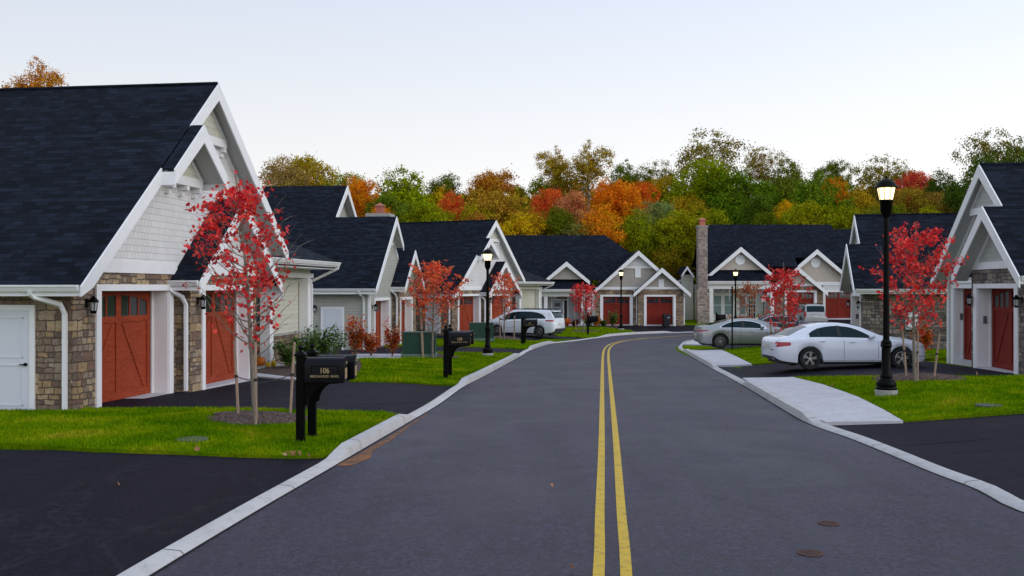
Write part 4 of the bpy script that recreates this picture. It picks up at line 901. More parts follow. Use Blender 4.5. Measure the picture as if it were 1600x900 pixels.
def far_beige():
    h = house('clubhouse', (17.0, 93.5), 90, -.33, 'far beige gabled house with round white vents and a tall stone chimney', 'house')
    zf = lambda u, v: 3.5+.833*(2.5-v)
    def gab(up, wp, s_=.85): return (lambda u, v=0: wp-s_*abs(u-up))
    A = gab(4.07, 6.62); C = gab(11.5, 6.45); D = gab(9.3, 4.80)
    def pair(f, up, ua, ub, vf, vb): return [([(ua, vb), (ua, vf), (up, vf), (up, vb)], f), ([(up, vb), (up, vf), (ub, vf), (ub, vb)], f)]
    add_roof(h, 1, [([(.2, 2.5), (6.6, 2.5), (6.6, .9), (9.6, .9), (9.6, -.15), (12.4, -.15), (13.0, .49), (14.3, .49), (14.3, -4.16), (1.5, -4.16), (1.2, .8)], zf), ([(14.3, .49), (14.7, .49), (14.7, 1.2), (19, 1.2), (19, -3.6), (14.3, -3.6)], lambda u, v: 8.58+.833*(-3.6-v)), ([(1.5, -4.16), (14.3, -4.16), (14.3, -10), (1.5, -10)], lambda u, v: 9.05-.833*(-4.16-v))]
             + pair(A, 4.07, 1.05, 7.0, 1.9, -1.4)+pair(C, 11.5, 7.5, 15.9, .5, -1.3)+pair(D, 9.3, 6.5, 12.0, 1.95, -.3))
    m = MB()
    for f, up, ua, ub, v in ((A, 4.07, 1.0, 7.05, 1.9), (C, 11.5, 7.5, 15.9, .5), (D, 9.3, 6.45, 12.05, 1.95)):
        m.prism([(ua, f(ua)), (up, f(up)), (ub, f(ub)), (ub, f(ub)-.36), (up, f(up)-.46), (ua, f(ua)-.36)], v, v+.04)
    m.add([(.82, 1.16, zf(0, .82)+.02), (-4.16, 1.46, zf(0, -4.16)+.02), (-4.16, 1.46, zf(0, -4.16)-.3), (.82, 1.16, zf(0, .82)-.3), (.82, 1.20, zf(0, .82)+.02), (-4.16, 1.50, zf(0, -4.16)+.02), (-4.16, 1.50, zf(0, -4.16)-.3), (.82, 1.20, zf(0, .82)-.3)], [(0, 1, 2, 3), (7, 6, 5, 4), (0, 4, 5, 1), (3, 2, 6, 7), (1, 5, 6, 2), (0, 3, 7, 4)])
    m.build('rake_board', M_white, h)
    m = MB(); m.prism([(1.7, 4.5), (4.07, 6.45), (6.4, 4.5)], 1.4, 1.5); m.prism([(7.8, 3.2), (11.5, 6.3), (15.2, 3.2)], -.1, 0); m.prism([(7.2, 3.15), (9.3, 4.7), (11.4, 3.15)], 1.3, 1.5); m.build('gable_wall', M_sid_b, h)
    for u, w, v in ((4.07, 5.42, 1.5), (11.5, 5.2, 0)):
        m = MB(); m.lathe([(.45, 0), (.45, .05), (.38, .05), (.36, .02)], 28, (0, 0, 0), 'y'); m.v = [(y+v, x+u, z+w) for x, y, z in m.v]; m.build('round_vent', M_white, h)
    m = MB(); m.b(7.2, 11.6, 1.5, 1.54, 3.0, 3.24); m.b(11.4, 15.5, 0, .04, 3.1, 3.4); m.build('frieze_board', M_white, h)
    m = MB(); m.b(11.4, 16.5, -.3, 0, 2.46, 3.1); m.b(15.1, 16.5, -.3, 0, -.5, 2.5); m.build('lap_wall', M_lap_w, h)
    m = MB(); m.b(7.3, 8.4, .9, 1.5, -.5, 3.1); m.b(8.4, 10.96, .9, 1.5, 2.46, 3.1); m.b(10.96, 11.75, -.3, 1.5, -.5, 3.1); m.build('stone_wall', M_stone, h)
    door_surround(h, 1, 8.4, 10.96, 1.502, .2, t0=.2, t1=.2, head=.16); garage_door(h, 1, 8.45, 10.92, 1.3, m=M_red2)
    door_surround(h, 1, 12.42, 15.0, .002, .2, t0=.35, t1=.2, head=.16); garage_door(h, 1, 12.45, 14.98, -.2, m=M_red2)
    # porch front
    m = MB(); gutter_v(m, 2.5, .2, 6.6, 3.46, .13, .16); m.b(.2, 6.6, 2.46, 2.5, 3.18, 3.38); m.build('gutter', M_alu, h)
    m = MB(); m.b(.3, 6.6, .2, 2.46, 3.16, 3.18); m.b(.9, 7.0, 1.9, 2.2, 2.75, 3.16); m.b(.4, .7, -2, 2.2, 2.75, 3.16); m.build('eave_soffit', M_white, h)
    m = MB(); m.b(1.45, 7.2, -.2, 0, -.4, 3.16); m.build('entry_wall', M_lap_w, h)
    m = MB(); m.b(.55, 1.4, -1.4, -1.2, -.4, 3.16); m.b(.35, .5, -1.4, 1.6, -.4, 3.1); m.build('side_wall', M_sid_c, h)
    for a in (1.1, 6.7):
        m = MB(); m.b(a, a+.34, 1.9, 2.2, -.4, 2.75); m.b(a-.05, a+.39, 1.85, 2.25, -.4, .1); m.b(a-.04, a+.38, 1.86, 2.24, 2.5, 2.62); m.build('porch_column', M_white, h)
    for a, b_ in ((1.95, 2.65), (2.95, 3.65), (4.35, 4.9)):
        window(h, 1, 0, a, b_, .35, 2.1, side='v', glass=M_shade, ny=2, cas=.1); window(h, 1, 0, a, b_, 2.35, 2.8, side='v', glass=M_glass, ny=1, cas=.08)
    window(h, 1, 0, 5.2, 5.85, .1, 2.1, side='v', nx=3, ny=5, glass=M_glass); window(h, 1, 0, 5.2, 5.85, 2.35, 2.8, side='v', ny=1, cas=.08)
    m = MB(); m.prism([(12.9, 5.2), (14.8, 5.2), (14.8, 3.4), (14.4, 3.6)], .40, .44); m.build('roof_valley', M_roof, h)
    m = MB(); m.b(-.05, .78, 2.0, 3.0, -.5, 8.38); m.prism([(-.2, -.5), (.9, -.5), (.9, 2.3), (.4, 2.7), (-.2, 2.7)], 3.0, 3.3); ch = m.build('chimney', M_stone_c, h)
    m = MB(); m.b(-.12, .85, 1.93, 3.07, 8.38, 8.5); m.build('chimney_slab', M_slab, ch)
    m = MB(); m.b(.12, .62, 2.3, 2.8, 8.5, 8.98); m.b(.05, .69, 2.23, 2.87, 8.98, 9.04); m.add([(2.2, .02, 9.04), (2.9, .02, 9.04), (2.9, .72, 9.04), (2.2, .72, 9.04), (2.55, .37, 9.26)], [(0, 1, 4), (1, 2, 4), (2, 3, 4), (3, 0, 4), (0, 1, 2, 3)]); m.build('chimney_cap', M_copper, ch)
    # glazed side wing
    m = MB(); m.b(-1.9, -.4, -3, -2.8, -.5, 3.2); m.build('wing_wall', M_lap_w, h); m = MB(); m.b(-.9, .2, -1.4, -1.0, -.5, 4.1); m.build('side_bay_wall', M_sid_c, h)
    window(h, 1, -2.8, -1.25, -.8, .5, 2.8, side='v', ny=2, cas=.06); window(h, 1, -2.8, -1.85, -1.65, .5, 2.8, side='v', ny=2, cas=.05)
    add_roof(h, 1, [([(-2.3, -2.5), (0, -2.5), (0, -6), (-2.3, -6)], lambda u, v: 3.1+.35*(u+2.3)), ([(-.9, -.5), (-.9, -4), (-.45, -4), (-.45, -.5)], lambda u, v: 4.9-1.5*abs(u+.45)), ([(-.45, -.5), (-.45, -4), (.2, -4), (.2, -.5)], lambda u, v: 4.9-1.5*abs(u+.45))], name='wing_roof')
    m = MB(); m.prism([(-2.3, 3.1), (-.3, 3.8), (-.3, 3.55), (-2.3, 2.85)], -2.5, -2.46); m.build('wing_fascia', M_white, h); m = MB(); m.prism([(-.95, 4.15), (-.45, 4.9), (.2, 3.95), (.2, 3.7), (-.45, 4.6), (-.95, 3.85)], -.5, -.46); m.build('rake_board', M_white, h)
    m = MB(); m.b(.05, .5, 1.6, 1.9, 6.9, 7.0); m.b(1.2, 1.7, -1.6, -1.2, 7.25, 7.45) if False else None
    return h
far_beige()
# ---------------------------------------------------------------- street lamps
def lamp_post(px, py, H, label, lit=True):
    x, y = G(px, py, .05); z = g(x, y)+.05
    e = empty('street_lamp', (x, y, z), R(12), label, 'street lamp', 'lit street lamps along the road')
    m = MB(); m.lathe([(.25, -.2), (.25, .11), (.23, .125), (.02, .125)], 24); m.build('concrete_footing', M_slab, e, smooth=True)
    m = MB(); m.lathe([(.235, .125), (.235, .17), (.21, .20), (.225, .24), (.215, .29), (.15, .37), (.125, .40), (.14, .43), (.13, .46), (.105, .50), (.10, 1.08), (.115, 1.10), (.13, 1.13), (.115, 1.17), (.125, 1.20), (.095, 1.24), (.07, 1.28)], 28); m.build('pole_base', M_black, e, smooth=True)
    m = MB(); m.lathe([(.07, 1.27), (.058, H-1.05), (.058, H-.88)], 20)
    m.build('pole', M_black, e, smooth=True)
    m = MB(); m.lathe([(.065, H-.96), (.095, H-.90), (.10, H-.88), (.125, H-.84), (.135, H-.60), (.15, H-.58), (.15, H-.555), (.05, H-.555)], 20); m.build('fitter', M_black, e, smooth=True)
    ln = MB(); n = 8
    ln.lathe([(.145, H-.555), (.20, H-.29)], n); o = ln.build('lamp_glass', M_lamp, e)
    m = MB()
    for k in range(n):
        a = 2*math.pi*k/n; m.tube([(.148*math.cos(a), .148*math.sin(a), H-.56), (.204*math.cos(a), .204*math.sin(a), H-.285)], .009, 5)
    m.lathe([(.20, H-.29), (.262, H-.285), (.262, H-.255), (.235, H-.245), (.21, H-.19), (.15, H-.12), (.06, H-.075), (.02, H-.07), (.02, H-.05), (.028, H-.035), (.012, H-.02), (.004, H)], 24)
    m.build('lamp_roof', M_black, e, smooth=True)
    return e
lamp_post(1384.5, 617, 5.02, 'lit black lantern on a tall pole, nearest of all, on the right lawn')
lamp_post(762, 556, 4.66, 'lit black lantern on a tall pole on the left lawn by the green utility boxes')
lamp_post(970.5, 515.5, 5.0, 'lit black lantern on a pole before the far taupe house garage')
def lamp_at(x, y, H, label):
    px, py = 800+FPX*x/y, 450-FPX*(g(x, y)-2.5)/y; return lamp_post(px, py-.6, H, label)
lamp_at(17.4, 77.5, 4.95, 'lit black lantern on a pole before the beige house with round vents')

# ---------------------------------------------------------------- mailboxes
def mailbox_master():
    e = empty('mailbox', (0, 0, 0), 0, '', 'mailbox')
    m = MB(); m.box(-.065, .065, -.065, .065, -.3, 1.40); m.box(-.085, .085, -.085, .085, 0, .0+.02)
    for sx_ in (-1, 1):
        m.box(sx_*.035-.012, sx_*.035+.012, -.071, -.065, .1, 1.0); m.box(-.071, -.065, sx_*.035-.012, sx_*.035+.012, .1, 1.0)
    m.build('post', M_black, e)
    m = MB(); m.add([(-.095, -.095, 1.40), (.095, -.095, 1.40), (.095, .095, 1.40), (-.095, .095, 1.40), (-.095, -.095, 1.425), (.095, -.095, 1.425), (.095, .095, 1.425), (-.095, .095, 1.425), (-.03, -.03, 1.475), (.03, -.03, 1.475), (.03, .03, 1.475), (-.03, .03, 1.475)],
              [(0, 3, 2, 1), (0, 1, 5, 4), (1, 2, 6, 5), (2, 3, 7, 6), (3, 0, 4, 7), (4, 5, 9, 8), (5, 6, 10, 9), (6, 7, 11, 10), (7, 4, 8, 11), (8, 9, 10, 11)]); c = m.build('post_cap', M_black, e)
    m = MB(); m.lathe([(.02, 1.474), (.016, 1.49), (.035, 1.505), (.045, 1.53), (.035, 1.555), (.008, 1.575), (.004, 1.59)], 14); m.build('finial', M_black, c, smooth=True)
    prof = [(-.14, 0), (-.14, .25)]+[(-.14*math.cos(a), .25+.13*math.sin(a)) for a in [math.pi*k/12 for k in range(1, 12)]]+[(.14, .25), (.14, 0)]
    x0, x1 = .085, .70; z = 1.0
    m = MB(); n = len(prof)
    m.add([(x0, y, z+w) for y, w in prof]+[(x1, y, z+w) for y, w in prof], [tuple(range(n)), tuple(range(2*n-1, n-1, -1))]+[(i, (i+1) % n, n+(i+1) % n, n+i) for i in range(n)])
    b = m.build('mailbox_body', M_navy, e, smooth=True, ang=30)
    m = MB(); pr = [(-.155, -.01), (-.155, .25)]+[(-.155*math.cos(a), .25+.145*math.sin(a)) for a in [math.pi*k/12 for k in range(1, 12)]]+[(.155, .25), (.155, -.01)]
    m.add([(x1, y, z+w) for y, w in pr]+[(x1+.03, y, z+w) for y, w in pr], [tuple(range(n)), tuple(range(2*n-1, n-1, -1))]+[(i, (i+1) % n, n+(i+1) % n, n+i) for i in range(n)])
    d = m.build('mailbox_door', M_navy, b, smooth=True, ang=30)
    m = MB(); m.box(x1+.03, x1+.036, -.10, .10, z+.03, z+.2); m.box(x1+.036, x1+.05, -.02, .02, z+.27, z+.31); m.build('door_knob', M_gold, e)
    m = MB(); m.box(x0-.01, x1+.01, -.165, .165, z-.03, z+.0); m.build('shelf', M_black, e)
    # side plaque frame
    m = MB()
    for yy in (-.1445,):
        m.box(x0+.10, x1-.07, yy, yy+.006, z+.03, z+.045); m.box(x0+.10, x1-.07, yy, yy+.006, z+.235, z+.25); m.box(x0+.10, x0+.115, yy, yy+.006, z+.045, z+.235); m.box(x1-.085, x1-.07, yy, yy+.006, z+.045, z+.235)
    m.build('plaque', M_black, b)
    m = MB(); P = [(.06, 1.0-.03), (.62, .97)]+[(.60-.48*math.sin(t*math.pi/2)**.8, .95-.34*(1-math.cos(t*math.pi/2))) for t in [k/8 for k in range(9)]]+[(.06, .58)]
    n = len(P); m.add([(x, -.035, w) for x, w in P]+[(x, .035, w) for x, w in P], [tuple(range(n)), tuple(range(2*n-1, n-1, -1))]+[(i, (i+1) % n, n+(i+1) % n, n+i) for i in range(n)]); m.build('bracket', M_black, e)
    m = MB(); m.box(.50, .515, .145, .16, z+.2, z+.36); m.box(.515, .58, .145, .16, z+.30, z+.36); m.build('flag', M_black, b)
    return e
MBX = mailbox_master(); first = [True]
def mailbox(px, py, rz, label, num=None, road='BEECHWOOD   ROAD', group='black mailboxes along the kerb'):
    x, y = G(px, py, .05)
    e = MBX if first[0] else copy_tree(MBX_SRC)
    if first[0]:
        globals()['MBX_SRC'] = MBX; first[0] = False
    e.location = (x, y, g(x, y)+.05); e.rotation_euler = (0, 0, rz); e['label'] = label; e['group'] = group; return e
def number(e, num, road='BEECHWOOD  ROAD'):
    b = [c for c in e.children if c.name.startswith('mailbox_body')][0]
    text_part('number', num, .125, M_gold, b, (.405, -.1445, 1.165), (R(90), 0, 0), sx=.85)
    text_part('street_name', road, .052, M_gold, b, (.405, -.1445, 1.075), (R(90), 0, 0), sx=.9)
# plain copies first, lettering afterwards, so that the copies stay clean
b1 = mailbox(470, 690.5, R(2), 'black mailbox with gold number 106, nearest to the camera on the left lawn')
specs = [(488, 682, R(2), 'black mailbox with a finial post, close behind the 106 mailbox', None),
         (696.5, 591.5, R(3), 'black mailbox with gold number 108, in front of its pair by the second green lawn', '108'),
         (703, 587.5, R(3), 'black mailbox close behind the 108 mailbox, showing only its front', None),
         (816, 537.5, R(6), 'black mailbox with gold lettering in front of the white minivan', '110'),
         (819.5, 536.2, R(6), 'black mailbox close behind the one before the white minivan', None),
         (918.5, 523, R(10), 'small black mailbox beside the far red maple at the bend', None)]
for sp in specs:
    b = mailbox(sp[0], sp[1], sp[2], sp[3])
    if sp[4]: b['num'] = sp[4]
mm = [o for o in bpy.data.objects if o.name.startswith('mailbox') and o.type == 'EMPTY']
for o in mm:
    if 'num' in o: number(o, o['num']); del o['num']
number(b1, '106')
x, y = 16.35, 79.6
b = copy_tree(mm[-1]); b.location = (x, y, g(x, y)); b.rotation_euler = (0, 0, R(8)); b['label'] = 'black mailbox before the beige house, seen over the silver car'

# ---------------------------------------------------------------- transformers, bin, signs, pole
def transformer(px, py, w, d, h, rz, label):
    x, y = G(px, py, .05); e = empty('transformer_cabinet', (x, y, g(x, y)+.05), rz, label, 'utility cabinet')
    m = MB(); m.box(-.06, w+.06, -.06, d+.06, -.2, .12); m.build('concrete_pad', M_pad, e)
    m = MB(); m.box(0, w, 0, d, .12, h-.03); b = m.build('cabinet', M_green, e)
    m = MB(); m.box(-.02, w+.02, -.02, d+.02, h-.03, h+.01); m.build('cabinet_lid', M_green, e)
    m = MB(); m.box(w, w+.015, .06, d-.06, .2, h-.12); m.box(w+.015, w+.04, .1, .16, .5, .62); m.build('door', M_green, b)
    return e
transformer(629, 558, 1.28, .95, .98, R(1), 'dark green utility cabinet on a pad behind the second left maple')
transformer(734, 532, 1.35, 1.1, .98, R(4), 'dark green utility cabinet on a pad just left of the white minivan')
M_bin = mat('dark_bin_plastic', (.012, .014, .02), .5)
def bin_():
    x, y = 13.35, 86.0; e = empty('wheeled_bin', (x, y, g(x, y)+.006), R(4), 'dark wheeled rubbish bin standing before the right garage door of the far taupe house', 'rubbish bin')
    m = MB(); m.add([(-.24, -.26, .06), (.24, -.26, .06), (.24, .26, .06), (-.24, .26, .06), (-.31, -.34, .95), (.31, -.34, .95), (.31, .34, .95), (-.31, .34, .95)], [(0, 3, 2, 1), (4, 5, 6, 7), (0, 1, 5, 4), (1, 2, 6, 5), (2, 3, 7, 6), (3, 0, 4, 7)]); m.build('bin_body', M_bin, e)
    m = MB(); m.add([(-.34, -.38, .95), (.34, -.38, .95), (.34, .38, .95), (-.34, .38, .95), (-.32, -.34, 1.0), (.32, -.34, 1.0), (.32, .36, 1.07), (-.32, .36, 1.07)], [(0, 3, 2, 1), (4, 5, 6, 7), (0, 1, 5, 4), (1, 2, 6, 5), (2, 3, 7, 6), (3, 0, 4, 7)]); m.build('lid', M_bin, e)
    for s_ in (-.27, .27):
        m = MB(); m.tube([(s_-.03, .3, .11), (s_+.03, .3, .11)], .11, 14); m.build('wheel', M_black, e)
    m = MB(); m.tube([(-.25, .42, .98), (.25, .42, .98)], .018, 6); m.build('handle', M_bin, e)
    m = MB(); m.box(.0, .2, -.345, -.338, .72, .82); m.build('sticker', mat('grey_bin_sticker', (.3, .32, .36), .5), e)
bin_()
def sign(px, py, H, label, kind):
    x, y = G(px, py, .05)
    e = empty('street_sign' if kind == 'edge' else 'no_parking_sign', (x, y, g(x, y)+.03), 0, label, 'sign')
    m = MB(); m.tube([(0, 0, -.2), (0, 0, H)], .035 if kind == 'edge' else .03, 10)
    m.lathe([(.05, H-.02), (.06, H), (.02, H+.05), (.004, H+.08)], 10) if kind == 'edge' else None
    m.build('pole', M_black, e)
    M_sb = mat('grey_sign_back', (.42, .44, .46), .5)
    if kind == 'edge':
        m = MB(); m.add([(-.20, -.25, H-.62), (-.08, .25, H-.62), (-.08, .25, H-.08), (-.20, -.25, H-.08), (-.18, -.255, H-.62), (-.06, .245, H-.62), (-.06, .245, H-.08), (-.18, -.255, H-.08)], [(0, 1, 2, 3), (7, 6, 5, 4), (0, 4, 5, 1), (3, 2, 6, 7), (1, 5, 6, 2), (0, 3, 7, 4)]); m.build('sign_panel', M_sb, e)
    return e
sign(1144, 547, 2.95, 'thin black post with a small grey sign seen edge-on, left of the silver car', 'edge')
def nopark():
    x, y = 20.6, 81.5; z = g(x, y)
    e = empty('no_parking_sign', (x, y, z), R(-8), 'small white sign with a red ring on a post before the beige house', 'sign')
    m = MB(); m.tube([(0, .03, -.2), (0, .03, 2.9)], .03, 8); m.build('pole', M_black, e)
    m = MB(); m.box(-.17, .17, -.02, 0, 2.35, 2.87); p = m.build('sign_panel', mat('white_sign_face', (.7, .7, .7), .5), e)
    M_sr = mat('red_sign_ink', (.5, .03, .03), .5)
    m = MB(); n = 20
    vs = [(r*math.cos(2*math.pi*k/n), -.023, 2.66+r*math.sin(2*math.pi*k/n)) for r in (.13, .10) for k in range(n)]
    m.add(vs, [(k, (k+1) % n, n+(k+1) % n, n+k) for k in range(n)]); m.add([(-.09, -.0235, 2.74), (-.07, -.0235, 2.76), (.09, -.0235, 2.58), (.07, -.0235, 2.56)], [(0, 1, 2, 3)]); m.build('red_ring', M_sr, p, recalc=False)
    m = MB(); m.box(-.12, .12, -.022, -.02, 2.44, 2.47); m.box(-.12, .12, -.022, -.02, 2.39, 2.42); m.box(-.04, -.01, -.022, -.0205, 2.6, 2.72); m.build('sign_lettering', M_sr, p)
nopark()
x, y = 15.9, 104.0
e = empty('utility_pole', (x, y, g(x, y)-.3), 0, 'thin pale pole with a short cap rising behind the far taupe house roof', 'pole')
m = MB(); m.tube([(0, 0, 0), (0, 0, 6.9-g(x, y))], .09, 8); m.build('pole', mat('weathered_pole', (.30, .27, .22), .8), e)
m = MB(); m.box(-.22, .22, -.1, .1, 6.75-g(x, y), 6.95-g(x, y)); m.build('pole_cap', M_alu, e)

# ---------------------------------------------------------------- young maples
def star_leaf(rnd, p, s, vs, fs):
    # five-lobed leaf, randomly hung
    a = [(0, -.35), (.22, -.22), (.5, -.25), (.36, .02), (.55, .30), (.2, .22), (0, .62), (-.2, .22), (-.55, .30), (-.36, .02), (-.5, -.25), (-.22, -.22)]
    q = Matrix.Rotation(rnd.uniform(0, 6.28), 3, 'Z') @ Matrix.Rotation(rnd.gauss(1.0, .5), 3, 'X') @ Matrix.Rotation(rnd.uniform(0, 6.28), 3, 'Z')
    k = len(vs)
    for u, v in a:
        w = Vector((u*s, v*s, .10*s*abs(u)*2)); w = q @ w; vs.append((p[0]+w.x, p[1]+w.y, p[2]+w.z))
    fs.append(tuple(range(k, k+12)))
def maple(name, px, py, H, crown_r, z0, label, m_leaf, seed, n_br=26, leaves=1500, leaf=.11, lean=0, bare=.25, bias=(0, 0), trunk=.045, off=.12, loc=None, group='young red maples along the road', shape=None, cat='tree', side_sparse=0):
    rnd = random.Random(seed)
    x, y = loc if loc else G(px, py, off); z = g(x, y)+.05
    e = empty(name, (x, y, z), 0, label, cat, group)
    tk = MB(); top = Vector((lean, 0, H*.93)); pts = []; rad = []
    for i in range(9):
        t = i/8; pts.append((lean*t+.03*math.sin(5*t+seed), .02*math.cos(4*t+seed), -.1+(H*.93)*t)); rad.append(trunk*(1-.85*t)+.004)
    tk.tube(pts, rad, 8); spots = []
    def at(t):
        f = t*8; i = min(7, int(f)); return Vector(pts[i]).lerp(Vector(pts[i+1]), f-i)
    prof = shape or (lambda h: math.sin(math.pi*min(1, max(0, h))**.75)**.7)
    for k in range(n_br):
        h = (k+rnd.random())/n_br; t = z0/H+(1-z0/H)*h*.86; az = k*2.4+rnd.uniform(-.4, .4); p0 = at(t)
        L = crown_r*(prof(h*.93+.04))*rnd.uniform(.75, 1.15)*(1+bias[0]*math.cos(az))+.12
        rise = L*rnd.uniform(.55, 1.1); q = []; 
        for j in range(6):
            s_ = j/5; q.append((p0.x+math.cos(az)*L*(s_**.85)+rnd.uniform(-.02, .02), p0.y+math.sin(az)*L*(s_**.85), p0.z+rise*s_**1.3+rnd.uniform(-.02, .02)))
        r0 = .016*(1-t)+.006; tk.tube(q, [r0*(1-.8*j/5) for j in range(6)], 5, cap=False)
        for j in range(1, 6):
            if rnd.random() < .8:
                s2 = Vector(q[j]); d = Vector((math.cos(az+rnd.choice((-1, 1))*rnd.uniform(.5, 1.0)), math.sin(az+rnd.uniform(-1, 1)), rnd.uniform(.3, 1.0))).normalized()*L*rnd.uniform(.2, .45)
                e2 = s2+d; tk.tube([tuple(s2), tuple(s2+d*.5+Vector((0, 0, .01))), tuple(e2)], [.005, .004, .002], 4, cap=False); spots += [(s2+d*.45, h), (e2, h), (s2+d*.8, h)]
            if j > 1: spots.append((Vector(q[j]), h))
    spots.append((at(1.), 1)); spots.append((at(.97), 1)); tr = tk.build('trunk', M_bark, e, smooth=True, ang=60)
    vs = []; fs = []; W = []
    for p, h in spots:
        w = 1.0 if h > bare else .12+.3*h/bare
        if side_sparse and p.x > .1 and h < .85: w *= (1-side_sparse*min(1, p.x/.5))
        w *= rnd.choice((.05, .3, 1, 2.4)); W.append(w)
    sel = rnd.choices(spots, W, k=leaves)
    for p, h in sel:
        r_ = rnd.gauss(0, .075); c = Vector((rnd.gauss(0, .075), rnd.gauss(0, .075), rnd.gauss(-.03, .06)))
        star_leaf(rnd, p+c, leaf*rnd.uniform(.7, 1.25), vs, fs)
    lf = MB(); lf.add(vs, fs); lf.build('foliage', m_leaf, e, recalc=False)
    return e
maple('maple_tree', 403, 655, 5.05, .80, 1.35, 'scarlet young maple, nearest on the left lawn, thin leaves on its right side', M_leaf_r, 11, 54, 1900, .082, bias=(-.1, 0), side_sparse=.9, bare=.25, trunk=.05, lean=-.40)
maple('maple_tree', 677, 557, 4.35, .95, 1.2, 'orange-red young maple by the green utility cabinet, second on the left', M_leaf_o, 23, 46, 2300, .09, bare=.2)
maple('maple_tree', 788, 529.5, 4.6, .62, 1.3, 'slender orange-red maple standing between the white minivan and the street lamp', M_leaf_o, 5, 40, 1100, .105, bare=.2)
maple('maple_tree', 912, 518, 4.3, .85, 1.0, 'dense scarlet young maple in a mulch ring before the far taupe house entry', M_leaf_r, 31, 40, 1500, .12, bare=.12)
maple('maple_tree', 1429, 592, 4.45, .88, 1.25, 'scarlet young maple beside the nearest street lamp on the right lawn', M_leaf_r, 47, 46, 2000, .085, bare=.15, trunk=.045)
maple('maple_tree', 1224, 549, 4.15, .72, .9, 'scarlet and orange maple standing between the silver and the white sedans', M_leaf_r, 61, 44, 1500, .10, bare=.05)
maple('maple_tree', 0, 0, 4.3, .85, 1.2, 'small rust-orange maple with stakes in front of the porch of the beige house', M_leaf_b, 71, 30, 620, .15, loc=(18.7, 79.0), bare=.25)
mulch_ring(403, 654, .95, 'bark mulch ring round the nearest left maple')
mulch_ring(676, 556.5, 1.15, 'bark mulch ring round the second left maple by the mailbox 108')
mulch_ring(790, 528.3, 1.0, 'bark mulch ring round the slender maple before the minivan')
mulch_ring(913, 517.6, 1.15, 'bark mulch ring round the far scarlet maple at the bend')
mulch_ring(1437, 590, 1.15, 'dark mulch ring round the scarlet maple by the nearest street lamp')
def stake(x0, y0, x1, H, tree, group, r=.028, ty=None):
    # px,py of the foot and px of its top
    X, Y = G(x0, y0, .1); z = g(X, Y)+.05; lx = (x1-x0)*Y/FPX
    e = empty('tree_stake', (X, Y, z), 0, tree, 'tree stake', group)
    m = MB(); m.tube([(0, 0, -.15), (lx*.5+.004, 0, H*.5), (lx, 0, H)], [r, r, r*.9], 8); m.build('stake', M_stake, e, smooth=True)
    tx, tyy = ty
    m = MB(); h = H*.55; a = Vector((lx*.55, 0, h)); b = Vector((tx-X, tyy-Y, h-.03)); mid = a.lerp(b, .5)+Vector((0, 0, -.03)); m.tube([tuple(a), tuple(mid), tuple(b)], .009, 5); m.lathe([(r+.006, -.025), (r+.006, .025)], 8, tuple(a)); m.build('tie_strap', M_strap, e)
tA = G(403, 655, .12)
stake(373, 650, 366, 1.45, 'left wooden stake tied to the nearest left maple', 'stakes of the nearest left maple', ty=tA)
stake(453, 643, 460, 1.42, 'right wooden stake leaning beside the nearest left maple and mailbox 106', 'stakes of the nearest left maple', ty=tA)
stake(400, 661, 399, 1.5, 'middle wooden stake standing against the trunk of the nearest left maple', 'stakes of the nearest left maple', ty=tA)
tB = G(677, 557, .12); stake(661, 557, 657, 2.0, 'wooden stake left of the trunk of the second left maple', 'stakes of the other maples', r=.05, ty=tB)
tC = G(788, 529.5, .12); stake(782, 530, 780, 1.45, 'pale stake left of the slender maple before the minivan', 'stakes of the other maples', r=.035, ty=tC)
stake(803, 529.5, 804, 1.45, 'pale stake right of the slender maple before the minivan', 'stakes of the other maples', r=.035, ty=tC)
tD = G(912, 518, .12); stake(900.5, 515.5, 897, 1.5, 'pale stake left of the far scarlet maple at the bend', 'stakes of the other maples', r=.035, ty=tD)
tE = G(1429, 592, .12)
stake(1417, 590, 1409, 1.35, 'stake leaning just right of the nearest lamp pole', 'stakes of the nearest right maple', ty=tE)
stake(1433, 593, 1434, 1.35, 'stake standing against the trunk of the right scarlet maple', 'stakes of the nearest right maple', ty=tE)
stake(1458, 590, 1468, 1.2, 'stake leaning outwards right of the right scarlet maple', 'stakes of the nearest right maple', ty=tE)
tF = G(1224, 549, .12); stake(1207, 549, 1203, 1.5, 'stake between the silver sedan and its maple', 'stakes of the other maples', r=.035, ty=tF)

